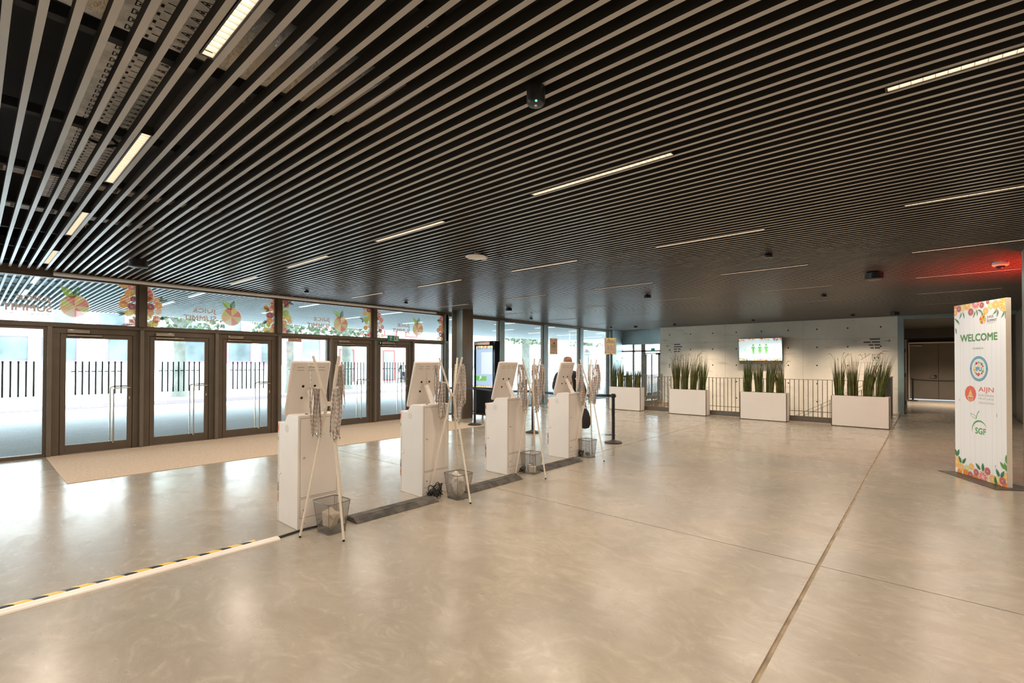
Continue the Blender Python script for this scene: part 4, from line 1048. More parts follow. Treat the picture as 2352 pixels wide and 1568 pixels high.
def belt(a, b_, label, z=.965):
    m = MB(); n = 10; vs = []; fs = []
    for i in range(n+1):
        t = i/n; x = a[0]+.05+(b_[0]-a[0]-.10)*t; y = a[1]+(b_[1]-a[1])*t; sag = -.03*math.sin(PI*t)
        vs += [(x, y-.001, z-.026+sag), (x, y-.001, z+.026+sag), (x, y+.001, z+.026+sag), (x, y+.001, z-.026+sag)]
        if i:
            for k in range(4): fs.append((4*i-4+k, 4*i-4+(k+1) % 4, 4*i+(k+1) % 4, 4*i+k))
    m.add(vs, fs); tag(m.build('barrier_belt', 'dark', smooth=False), label, 'belt', 'black barrier belts')
belt(posts[0], posts[1], 'black belt stretched left of the post by the display')
belt(posts[1], posts[2], 'black belt passing behind the third kiosk')
belt(posts[2], posts[3], 'black belt ending at the free-standing right post')
t = stanchion(-.52, 27.2, 'small black barrier post in front of the far corridor doors')
t = stanchion(1.35, 27.2, 'barrier post in the far corridor hidden behind the welcome board')
belt((-.52, 27.2), (1.35, 27.2), 'black belt across the far corridor doors', .93)

# ---- rolling display
t = thing('display_totem', (-9.965, 10.13, 0), 'tall black rolling display with fruit-bordered blue screen beside the column', 'display')
MB().box(-.435, .435, -.02, .20, .13, 2.28).build('housing', 'screenbezel', t, bevel=.008)
MB().box(-.38, .38, -.028, -.02, .12, .80).build('lower_panel', 'dark', t, bevel=.004)
MB().box(-.50, .50, -.16, .42, .085, .125).build('trolley_base', 'steelplate', t, bevel=.006)
for (x, y) in ((-.46, -.12), (.46, -.12), (-.46, .38), (.46, .38)):
    MB().lathe((x, y, .04), [(.012, -.018), (.04, -.016), (.04, .016), (.012, .018)], 16, axis='x').box(x-.028, x+.028, y-.012, y+.012, .05, .088).build('castor', 'chrome', t)
pr = Pr(clip=(-.345, .345, .90, 2.14)); pr.rect(-.345, .345, .90, 2.14, (.38, .53, .74)); pr.band(-.345, .345, 2.13, .09, True, 1, 5); pr.band(-.345, .345, .91, .06, False, 1, 6)
pr.rect(-.345, .10, 1.10, 1.24, (.16, .48, .12), 8); pr.arrow(-.20, 1.125, .12, 1.0, (.8, .9, .8), .2, 9); pr.rect(-.12, .32, 1.30, 1.95, (.60, .72, .84), 1)
pr.build('screen', 'tscr', lambda u, v, l: (u, -.0205-.0004*l, v), t)
MB().box(-.43, .22, -.03, -.021, 2.17, 2.25).build('paper_strip', 'tissue', t, smooth=False)
cable([(-10.42, 10.12, 1.6), (-10.50, 10.1, 1.2), (-10.6, 10.05, .7), (-10.62, 10.0, .02)], .006, 'black cable drooping from the left side of the tall display')

# ---- hanging notice signs on thin poles
def notice(x, y, z0, z1, rz, label, kind):
    t = thing('notice_sign', (x, y, 0), label, 'sign', None, rz)
    w_ = .30; h = z1-z0
    MB().box(-w_/2, w_/2, -.004, .004, z0, z1).build('board', 'signside', t, smooth=False)
    pr = Pr(clip=(-w_/2, w_/2, z0, z1)); pr.rect(-w_/2, w_/2, z0, z1, (.56, .44, .34)); pr.band(-w_/2, w_/2, z1-.005, .05, True, 1, 21+kind); pr.band(-w_/2, w_/2, z0+.005, .05, False, 1, 31+kind)
    g = (.13, .20, .03)
    if kind == 0:
        pr.arrow(-.045, z0+h*.69, .09, 0, (.05, .09, .02), .22); pr.text('MEETING', -.11, .11, z0+h*.53, z0+h*.60, g, 8, .02); pr.text('ROOMS', -.09, .09, z0+h*.43, z0+h*.50, g, 8, .02)
        for i in range(4): pr.rect(-.08+i*.042, -.048+i*.042, z0+h*.345, z0+h*.36, (.2, .17, .12), 8)
        pr.rect(-.11, .10, z0+h*.24, z0+h*.27, (.36, .33, .14), 8)
    else:
        for i in range(4): pr.rect(-.07+i*.036, -.042+i*.036, z0+h*.79, z0+h*.825, g, 8)
        for i in range(7): pr.rect(-.105+i*.031, -.082+i*.031, z0+h*.71, z0+h*.75, g, 8)
        pr.band(-.09, .08, z0+h*.62, .03, True, 1, 44); pr.rect(-.092, -.090, z0+h*.28, z0+h*.62, (.35, .25, .15), 8); pr.rect(.080, .082, z0+h*.28, z0+h*.62, (.35, .25, .15), 8); pr.rect(-.092, .082, z0+h*.275, z0+h*.29, (.15, .12, .08), 8)
        pr.rect(-.065, -.05, z0+h*.35, z0+h*.47, (.12, .10, .08), 8); pr.rect(-.01, .04, z0+h*.38, z0+h*.40, (.2, .15, .1), 8); pr.rect(0, .035, z0+h*.50, z0+h*.52, (.2, .15, .1), 8)
    pr.build('notice_print', 'prt', lambda u, v, l: (u, -.0045-.0004*l, v), t)
    MB().tube([(0, .008, .01), (0, .008, z0+.05)], .005, 8).build('pole', 'steel', t)
    MB().lathe((0, .008, 0), [(.12, 0), (.12, .006), (.02, .012), (.006, .02)], 20).build('foot', 'dark', t)
notice(-7.32, 9.99, 1.86, 2.275, math.radians(90-4), 'small notice on a thin pole behind the farthest kiosk, arrow and green words', 0)
notice(-5.47, 9.65, 1.835, 2.21, math.radians(58), 'small fruit-bordered notice above the free-standing barrier post', 1)

# ---- planters with grasses
def grass(loc, n, ht, seed, label, lean=0.0, spread=.5, straw=.15):
    random.seed(seed)
    t = thing('ornamental_grass', loc, label, 'grass', 'tufts of tall grass in the planters')
    m = MB()
    for i in range(n):
        a = random.uniform(0, 2*PI); r0 = .075*math.sqrt(random.random()); L_ = ht*random.uniform(.55, 1.0) if random.random() < .6 else ht*random.uniform(.3, .75)
        x, y = r0*math.cos(a)*1.3, r0*math.sin(a)*.9
        out = random.uniform(0, .20)*spread*(1+r0*8); dx, dy = math.cos(a)*out+lean, math.sin(a)*out*.8
        wd = random.uniform(.005, .009); b_ = random.uniform(0, PI); px, py = wd*math.cos(b_), wd*math.sin(b_)
        mi = 2 if random.random() < straw else (0 if random.random() < .55 else 1)
        vs = []; droop = random.uniform(0, .12) if random.random() < .2 else 0
        for k in range(5):
            t_ = k/4; q = t_**1.7; ww = (1-t_**2)*1.0+.06
            vs += [(x+dx*q*L_-px*ww, y+dy*q*L_-py*ww, L_*t_-droop*t_**3), (x+dx*q*L_+px*ww, y+dy*q*L_+py*ww, L_*t_-droop*t_**3)]
        m.add(vs, [(2*k, 2*k+1, 2*k+3, 2*k+2) for k in range(4)], mi)
    tag(m.build('blades', ['blade_a', 'blade_b', 'blade_c'], t, smooth=False, fix=False), kind='stuff')
    if straw > .2:
        m = MB()
        for i in range(5):
            a = random.uniform(-1.2, 1.2); x = .25*math.sin(a)+lean*.5; z = ht*random.uniform(.8, 1.0)
            m.tube([(0, 0, .2), (x*.4, .02, z*.8), (x, .03, z)], .002, 4, 0); m.tube([(x*.8, .03, z*.95), (x*1.1, .03, z*1.02), (x*1.5, .03, z*1.0)], [.003, .009, .002], 6, 0)
        m.build('seed_head', 'blade_c', t)
px = [(-8.55, 'leftmost, behind the barrier post'), (-6.36, 'second from the left, below the wall lettering'), (-4.19, 'third from the left, below the television'), (-1.935, 'rightmost, beside the corridor')]
wdt = [1.2, 1.2, 1.22, 1.21]
gs = [[(.12, .93, 0, 1), (.38, .95, .02, 1), (.70, .80, 0, 0), (1.0, .78, .12, 0)], [(.2, 1.15, -.02, 1), (.46, 1.10, .03, 0), (.74, 1.12, .12, 0), (1.02, 1.10, .05, 0)], [(.18, 1.02, .0, 1), (.48, .90, -.02, 0), (.76, 1.02, .08, 0), (1.03, .95, -.1, 0)], [(.16, 1.02, .0, 1), (.45, 1.05, -.02, 1), (.76, 1.04, .14, 0), (1.02, 1.0, .14, 0)]]
ordn = ['first', 'second', 'third', 'fourth']
for i, (x, d_) in enumerate(px):
    t = thing('planter', (x, 14.98, 0), f'white rectangular planter box, {d_}', 'planter', 'row of white planters along the stair railing')
    W_ = wdt[i]
    MB().box(0, W_, 0, .018, 0, .80).box(0, W_, .302, .32, 0, .80).box(0, .018, 0, .32, 0, .80).box(W_-.018, W_, 0, .32, 0, .80).box(0, W_, 0, .32, 0, .02).build('box', 'planter', t, bevel=.002)
    MB().box(.018, W_-.018, .018, .302, .70, .765).build('soil', 'soil', t, smooth=False)
    for j, (gx_, gh, ln, dense) in enumerate(gs[i]):
        grass((x+gx_, 15.14, .765), 170, gh+.13, 100+i*7+j, f'tall grass tuft, {ordn[j]} from the left in the {["leftmost", "second", "third", "rightmost"][i]} planter', ln, .45, .3 if (i+j) % 2 else .12)

# ---- stair railings and stairs
def railing(name, p0, p1, label, z0=(0, 0), hgt=1.19, kick=True, mid=.30, sp=.112, m_='railing'):
    a, b_ = Vector((*p0, 0)), Vector((*p1, 0)); L_ = (b_-a).length; ang = math.atan2(b_.y-a.y, b_.x-a.x); sl = (z0[1]-z0[0])/L_
    t = thing(name, (p0[0], p0[1], z0[0]), label, 'railing', None, ang)
    def bar(x0, x1, y0, y1, za, zb): 
        m = MB(); m.add([(x0, y0, za+sl*x0), (x1, y0, za+sl*x1), (x1, y1, za+sl*x1), (x0, y1, za+sl*x0), (x0, y0, zb+sl*x0), (x1, y0, zb+sl*x1), (x1, y1, zb+sl*x1), (x0, y1, zb+sl*x0)], [(0, 3, 2, 1), (4, 5, 6, 7), (0, 1, 5, 4), (1, 2, 6, 5), (2, 3, 7, 6), (3, 0, 4, 7)]); return m
    bar(0, L_, -.02, .02, hgt-.012, hgt).build('top_rail', m_, t, smooth=False)
    bar(0, L_, -.008, .008, mid-.008, mid+.008).build('mid_rail', m_, t, smooth=False)
    if kick: bar(0, L_, -.02, .02, 0, .16).build('kick_plate', m_, t, smooth=False)
    n = int(L_/sp); bo = None
    for k in range(n+1):
        x = k*L_/n
        if bo is None: o = bo = MB().box(-.006, .006, -.015, .015, 0, hgt-.012).build('baluster', m_, t, smooth=False)
        else: o = bo.copy(); COL.objects.link(o)
        o.location = (x, 0, sl*x)
    return t
railing('stair_railing', (HX0, 15.40), (HX1+.05, 15.40), 'long bronze balustrade along the stairwell behind the planters')
railing('stair_railing', (HX0, 15.45), (HX0, 18.8), 'bronze balustrade at the left end of the stairwell')
tag(MB().box(-.95, -.88, 15.40, 19.9, 0, 1.20).box(-.97, -.86, 15.38, 19.9, 1.20, 1.215).build('parapet_panel', 'steelplate', bevel=.002), 'dark metal parapet panel at the right end of the stair railing', 'panel')
railing('stair_handrail', (-1.15, 17.45), (-5.0, 17.45), 'sloping handrail descending to the left from the right end', (0.05, -2.2), 1.12, False, .55, .22)
railing('stair_handrail', (-1.15, 16.05), (-5.0, 16.05), 'nearer sloping handrail of the right-hand flight', (0.05, -2.2), 1.0, False, .55, .22)
railing('stair_handrail', (-8.7+.45, 18.4), (-4.6, 18.4), 'sloping handrail descending to the right from the left landing', (0.0, -2.3), 1.05, False, .55, .22, 'chrome')
def flight(x0, dx, y0, y1, n, label):
    t = thing('staircase', (x0, y0, 0), label, 'staircase', 'concrete stair flights in the stairwell')
    for k in range(n):
        a, c_ = sorted((dx*k*.28, dx*(k+1)*.28))
        MB().box(a, c_, 0, y1-y0, -.17*(k+1)-.25, -.17*(k+1)).build('step', 'concrete', t, smooth=False)
flight(-1.2, -1, 16.1, 17.4, 13, 'concrete stair flight descending from the right end of the well')
flight(-8.2, 1, 18.45, 20.1, 13, 'concrete stair flight descending from the left landing')

# ---- television on the concrete wall
t = thing('wall_television', (-4.865, 20.02, 2.165), 'wall-mounted screen showing three green restroom figures and arrows', 'television')
s_ = MB().box(-.775, .775, -.03, .03, -.445, .445).build('housing', 'screenbezel', t, bevel=.005); s_.rotation_euler.x = math.radians(5)
MB().box(-.25, .25, .03, .17, -.15, .15).build('wall_bracket', 'dark', t, smooth=False)
MB().box(-.74, .74, -.01, .05, -.55, -.45).build('shadow_bar', 'steelplate', t, smooth=False)  # dark bar standing in for the shadow below the screen
pr = Pr(clip=(-.755, .755, -.425, .425)); pr.rect(-.755, .755, -.425, .425, (.80, .95, 1.0)); pr.band(-.75, -.52, .42, .11, True, 1, 51); pr.band(-.40, -.1, .43, .08, True, 1, 52); pr.band(.0, .35, .43, .09, True, 1, 53); pr.band(.5, .75, .42, .11, True, 1, 54)
pr.band(-.75, -.45, -.42, .09, False, 1, 55); pr.band(-.2, .25, -.43, .10, False, 1, 56); pr.band(.45, .75, -.42, .09, False, 1, 57)
g = (.16, .52, .16)
for i, x in enumerate((-.23, 0, .22)):
    pr.disc(x, .175, .036, g, 8); pr.poly([(x-.055, .115), (x+.055, .115), (x+.09, .02), (x+.075, .01), (x+.045, .07), (x+.04, .0)]+([(x+.075, -.06), (x+.035, -.08)] if i else [])+[(x+.03, -.18), (x+.008, -.18), (x, -.05), (x-.008, -.18), (x-.03, -.18)]+([(x-.035, -.08), (x-.075, -.06)] if i == 1 else [])+[(x-.04, .0), (x-.045, .07), (x-.075, .01), (x-.09, .02)], g, 8)
for x in (-.53, .54): pr.arrow(x, .07, .12, -PI/2, (.25, .72, .50), .14, 8)
pr.rect(-.03, .09, -.275, -.262, (.15, .2, .4), 8)
pr.build('screen', 'scr', lambda u, v, l: (u, -.0305-.0005*l, v), s_)

# ---- lettering painted on the concrete wall (too small in the photo to read: bars of word length)
def wall_notice(x0, y, z0, right, label):
    t = thing('wall_lettering', (x0, y, z0), label, 'lettering'); pr = Pr(); k = (.05, .05, .05); sg = -1 if right else 1
    def word(x, w_, z): pr.rect(*sorted((sg*x, sg*(x+w_))), z, z+.045, k)
    for z, ws in ((.42, (.28,)), (.32, (.22, .20) if right else (.36,)), (.22, (.15, .12)), (.12, (.14, .09))):
        x = 0
        for w_ in ws: word(x, w_, z); x += w_+.03
    pr.arrow(sg*-.12 if right else -.18, .38, .15, 0 if right else PI, k, .10)
    # pictogram box and steps
    bx0, bx1 = sorted((sg*0, sg*.21))
    for (a, b2, c_, d2) in ((bx0, bx1, -.08, -.07), (bx0, bx1, -.28, -.27), (bx0, bx0+.01, -.28, -.07), (bx1-.01, bx1, -.28, -.07)): pr.rect(a, b2, c_, d2, k)
    for q in (.05, .15): pr.ring(sg*q, -.13, .018, .026, k, 0, 10); pr.poly([(sg*q-.03, -.17), (sg*q+.03, -.17), (sg*q, -.25)], k)
    for i in range(5):
        x = sg*(.28+.055*i) if right else sg*(.28+.05*i); z = -.06-.045*i
        pr.rect(x-.03, x+.03, z, z+.008, k); pr.rect(x-.03, x-.022, z-.04, z, k)
    pr.rect(*sorted((sg*-.3 if right else sg*-.2, sg*.75)), -.36, -.353, (.2, .17, .13))
    pr.arrow(sg*-.2, -.45, .11, -PI/2, k, .14)
    for q in (.0, .08, .17): pr.disc(sg*q, -.47, .02, k); pr.rect(sg*q-.008, sg*q+.008, -.56, -.49, k)
    tag(pr.build('painted_lettering', 'prt', lambda u, v, l: (u, -.0015-.0004*l, v), t), kind='stuff')
wall_notice(-8.33, HY1-.002, 2.00, False, 'small black lettering and pictograms at the left end of the concrete wall')
wall_notice(-1.22, HY1-.002, 2.02, True, 'small black lettering with right arrow at the right end of the concrete wall')

# ---- welcome board
a = Vector((.30, 9.84, 0)); bb = Vector((.77, 9.0, 0)); W_ = (bb-a).length; ang = math.atan2(bb.y-a.y, bb.x-a.x)
t = thing('welcome_board', a, 'tall white double-sided welcome board with fruit borders, on a steel base', 'board', None, ang)
MB().box(0, W_, .0, .062, .008, 2.51).build('board', 'signside', t, bevel=.003)
MB().box(-.03, W_+.12, -.21, .27, 0, .008).build('base_plate', 'steelplate', t, smooth=False)
pr = Pr(clip=(0, W_, .01, 2.508)); pr.rect(0, W_, .01, 2.508, (.90, .91, .92))
for i, x in enumerate((.12, .19, .31, .40, .52, .60, .72, .80, .88)): pr.rect(x, x+.0022, .01, 2.508, (.66, .655, .65) if i % 3 else (.55, .54, .53), 1)
for (x, z, q) in ((.80, .94, .03), (.77, .25, .02), (.80, .12, .02), (.10, 1.1, .015)): pr.disc(x, z, .007, (.42, .42, .44), 1, 10, q)
for (x, z, r, k_, l) in ((.03, 2.49, .03, 'whole', 1), (.10, 2.455, .05, 'blood', 5), (.02, 2.40, .045, 'orange', 2), (.17, 2.46, .055, 'lemon', 1), (.27, 2.49, .07, 'orange', 5), (.44, 2.50, .085, 'grape', 6), (.34, 2.385, .055, 'blood', 2), (.55, 2.46, .045, 'blood', 1), (.62, 2.37, .05, 'orange', 5), (.66, 2.49, .03, 'blood', 2), (.71, 2.43, .05, 'lime', 1), (.80, 2.44, .06, 'orange', 5), (.90, 2.50, .03, 'lemon', 1), (.95, 2.43, .10, 'orange', 8)): pr.fruit(x, z, r, k_, l, 10)
for (x, z, g_) in ((.15, 2.40, -2.0), (.17, 2.40, -1.2), (.42, 2.39, -2.0), (.44, 2.41, -1.3), (.47, 2.40, -.5), (.82, 2.38, -2.4), (.83, 2.37, -1.7), (.94, 2.34, -2.1), (.95, 2.34, -1.5), (.04, 2.30, -.9), (.0, 2.32, -.8), (.02, 2.18, -1.4)): pr.leaf(x, z, g_, .11, .045)
for (x, z, r, k_, l) in ((.03, .16, .085, 'orange', 1), (.13, .10, .055, 'orange', 5), (.09, .03, .05, 'whole', 2), (.24, .11, .045, 'lime', 1), (.33, .15, .05, 'orange', 5), (.22, .03, .06, 'whole', 3), (.31, .03, .05, 'blood', 8), (.42, .09, .05, 'blood', 5), (.41, .0, .06, 'whole', 1), (.55, .05, .085, 'grape', 8), (.63, .15, .055, 'blood', 5), (.72, .06, .065, 'orange', 8), (.80, .08, .04, 'lemon', 5), (.84, .06, .04, 'orange', 2), (.89, .08, .055, 'blood', 8), (.95, .15, .05, 'orange', 5), (.95, .0, .07, 'whole', 1), (.82, .0, .04, 'whole', 1)): pr.fruit(x, z, r, k_, l, 10)
for (x, z, g_) in ((.03, .25, 1.9), (.04, .25, 1.2), (.13, .16, 2.1), (.15, .16, .9), (.5, .14, 2.4), (.55, .13, 1.6), (.84, .12, 2.1), (.86, .12, 1.0), (.96, .22, 1.9), (.93, .24, 2.3), (.96, .32, 1.6), (.78, .0, 1.7)): pr.leaf(x, z, g_, .12, .05, (.04, .17, .06) if x < .9 else (.10, .26, .05), 10)
gr = (.12, .30, .10)
pr.logo(.565, 2.255, .062)
pr.text('JUICE', .645, .76, 2.262, 2.30, (.03, .03, .035), 3, .015); pr.text('SUMMIT', .645, .815, 2.215, 2.25, (.03, .03, .035), 3, .015); pr.rect(.645, .78, 2.196, 2.199, (.2, .2, .2), 2)
pr.text('WELCOME', .128, .822, 1.962, 2.062, gr, 3, .035)
pr.text('POWERED BY', .375, .58, 1.843, 1.866, (.18, .24, .20), 3, .01)
bl = (.035, .27, .40); ix, iz = .485, 1.567
pr.disc(ix, iz, .168, bl, 2, 40, .178); pr.disc(ix, iz, .135, (.84, .86, .87), 3, 40, .143); pr.ring(ix, iz, .117, .1185, (.3, .5, .6), 4, 40, sy=1.06)
for i in range(26):
    an = PI*.05+PI*.9*i/25
    for s2 in (1, -1):
        pr.rect(ix+.151*math.cos(an)-.0035, ix+.151*math.cos(an)+.0035, iz+s2*.16*math.sin(an)-.006, iz+s2*.16*math.sin(an)+.006, (.70, .82, .88), 4)
pr.text('IFU', ix-.052, ix+.052, iz-.032, iz+.022, bl, 6, .05)
fc = [(.75, .55, .05), (.75, .10, .10), (.10, .35, .10), (.35, .10, .35), (.85, .40, .05), (.60, .05, .08), (.2, .45, .1), (.85, .6, .3)]
for i in range(15):
    an = 2*PI*i/15; pr.disc(ix+.085*math.cos(an), iz+.088*math.sin(an), .011+.005*(i % 3), fc[i % 8], 5, 10)
pr.disc(ix+.0, iz-.078, .022, (.75, .08, .08), 6, 12); pr.disc(ix-.045, iz-.07, .016, (.78, .15, .10), 6, 12); pr.poly([(ix-.03, iz+.035), (ix+.035, iz+.035), (ix+.005, iz+.085)], (.85, .62, .35), 5); pr.leaf(ix, iz+.075, 1.4, .035, .02, (.1, .4, .2), 6)
rd = (.80, .13, .10)
pr.disc(.322, 1.203, .110, rd, 2, 36, .115); yl = (.88, .52, .07)
pr.poly([(.322+.040*math.cos(q), 1.19+.040*math.sin(q)) for q in [PI+PI*i/10 for i in range(11)]]+[(.328, 1.275)], yl, 4)
pr.disc(.318, 1.215, .008, (.9, .85, .8), 5, 8)
for s2 in (-1, 1): pr.poly([(.322+s2*.056, 1.165), (.322+s2*.048, 1.165), (.322+s2*.034, 1.092), (.322+s2*.040, 1.092)], (.88, .84, .80), 5)
pr.rect(.266, .378, 1.160, 1.168, (.88, .84, .80), 5)
for i in range(3): pr.rect(.322-.036+i*.003, .322+.036-i*.003, 1.126-.018*i, 1.135-.018*i, yl, 4)
pr.text('AIJN', .478, .752, 1.225, 1.31, rd, 3, .008)
gy_ = (.42, .38, .37)
pr.text('EUROPEAN', .478, .752, 1.180, 1.208, gy_, 3); pr.text('FRUIT JUICE', .478, .752, 1.125, 1.160, gy_, 3); pr.text('ASSOCIATION', .478, .756, 1.075, 1.103, gy_, 3)
g2 = (.10, .36, .10)
for i in range(24):   # the arc over SGF, thickest at its crown
    q0, q1 = PI*1.06-(PI*.90)*i/24, PI*1.06-(PI*.90)*(i+1)/24; w0 = .002+.010*math.sin(PI*i/24); w1 = .002+.010*math.sin(PI*(i+1)/24); cx, cz, R_ = .492, .685, .142
    pr.poly([(cx+(R_+w0)*math.cos(q0), cz+(R_+w0)*math.sin(q0)), (cx+(R_+w1)*math.cos(q1), cz+(R_+w1)*math.sin(q1)), (cx+(R_-w1)*math.cos(q1), cz+(R_-w1)*math.sin(q1)), (cx+(R_-w0)*math.cos(q0), cz+(R_-w0)*math.sin(q0))], g2, 3)
pr.text('SGF', .412, .606, .645, .728, g2, 3, .03)
def stroke(P_, w_):
    for (x0, y0), (x1, y1) in zip(P_, P_[1:]):
        k_ = math.hypot(x1-x0, y1-y0); n_ = (-(y1-y0)/k_*w_, (x1-x0)/k_*w_); pr.poly([(x0+n_[0], y0+n_[1]), (x1+n_[0], y1+n_[1]), (x1-n_[0], y1-n_[1]), (x0-n_[0], y0-n_[1])], g2, 3)
stroke([(.43, .852), (.435, .885), (.455, .935), (.49, .968)], .006)
stroke([(.43, .852), (.36, .868), (.335, .895), (.32, .922), (.37, .912), (.41, .895), (.428, .875), (.43, .855)], .003)
pr.build('welcome_print', 'prt', lambda u, v, l: (u, -.0008-.0003*l, v), t)

# ---- things under the ceiling
def dev(name, mb_parts, loc, label, cat, group=None):
    t = thing(name, loc, label, cat, group)
    for (nm, mb, m_) in mb_parts: mb.build(nm, m_, t, bevel=0)
    return t
dev('smoke_detector', [('housing', MB().lathe((0, 0, 0), [(.052, 0), (.052, -.085), (.046, -.097), (.02, -.102)], 28), 'dark'), ('status_light', MB().lathe((.03, -.035, 0), [(.006, -.098), (.006, -.103), (.002, -.105)], 8), 'led'), ('lens', MB().lathe((0, 0, 0), [(.010, -.100), (.008, -.105), (.003, -.107)], 10), 'tissue')], (-1.665, 2.10, CZ), 'black round emergency luminaire with a green dot under the nearest slats', 'detector')
dev('access_point', [('disc', MB().lathe((.03, -.08, 0), [(.02, 0), (.02, -.03), (.13, -.045), (.145, -.055), (.12, -.075), (.04, -.08)], 28), 'white'), ('dome', MB().lathe((-.02, .12, 0), [(.05, 0), (.065, -.01), (.068, -.035), (.05, -.052), (.02, -.056)], 24), 'white')], (-4.86, 4.80, CZ), 'white round access point and sensor hanging under the middle of the ceiling', 'access point')
cable([(-4.62, 4.95, 3.21), (-4.55, 4.95, 3.15), (-4.50, 4.97, 3.12), (-4.46, 5.0, 3.14), (-4.44, 5.02, 3.21)], .004, 'thin black cable loop hanging beside the white access point')
dev('dome_camera', [('body', MB().lathe((0, 0, 0), [(.085, 0), (.095, -.015), (.095, -.05), (.08, -.065)], 28), 'white'), ('lens_dome', MB().lathe((0, 0, 0), [(.055, -.062), (.052, -.085), (.035, -.105), (.01, -.112)], 20), 'dark')], (.84, 10.4, CZ), 'white dome security camera at upper right above the welcome board', 'camera')
for (x, y, s_, lab) in ((-.69, 10.15, .13, 'large black ceiling speaker above the gap right of the planters'), (-1.70, 7.45, .055, 'small black sensor box in the middle right of the ceiling'), (-1.77, 12.7, .055, 'small black sensor box farther back at right'), (-4.80, 10.15, .08, 'black bracket device under the centre of the far ceiling'), (-9.02, 1.67, .12, 'black box speaker near the entrance glazing at left'), (-8.93, 10.05, .09, 'black box speaker above the tall display'), (-10.03, 7.33, .05, 'small black sensor above the fifth door'), (-10.1, 4.78, .05, 'small black sensor above the third door'), (-9.24, 18.4, .08, 'black device near the far left end of the ceiling'), (-7.56, 18.4, .06, 'small black sensor above the left of the concrete wall'), (-.75, 18.4, .11, 'black box speaker at the right end of the concrete wall'), (-4.68, 18.35, .055, 'small black sensor above the television'), (-1.79, 18.4, .055, 'small black sensor near the right of the concrete wall'), (-10.3, 12.75, .055, 'small black sensor over the tall glazing'), (-10.28, 18.2, .055, 'small black sensor at the end of the tall glazing')):
    h = s_*.85
    dev('ceiling_speaker' if s_ > .07 else 'ceiling_sensor', [('housing', MB().lathe((0, 0, 0), [(s_*.9, -.012), (s_, -.02), (s_, -.012-h), (s_*.9, -.02-h)], 16), 'dark'), ('mount', MB().box(-s_*.3, s_*.3, -s_*.3, s_*.3, -.02, .02), 'dark')], (x, y, CZ), lab, 'speaker' if s_ > .07 else 'sensor', 'black devices under the ceiling')

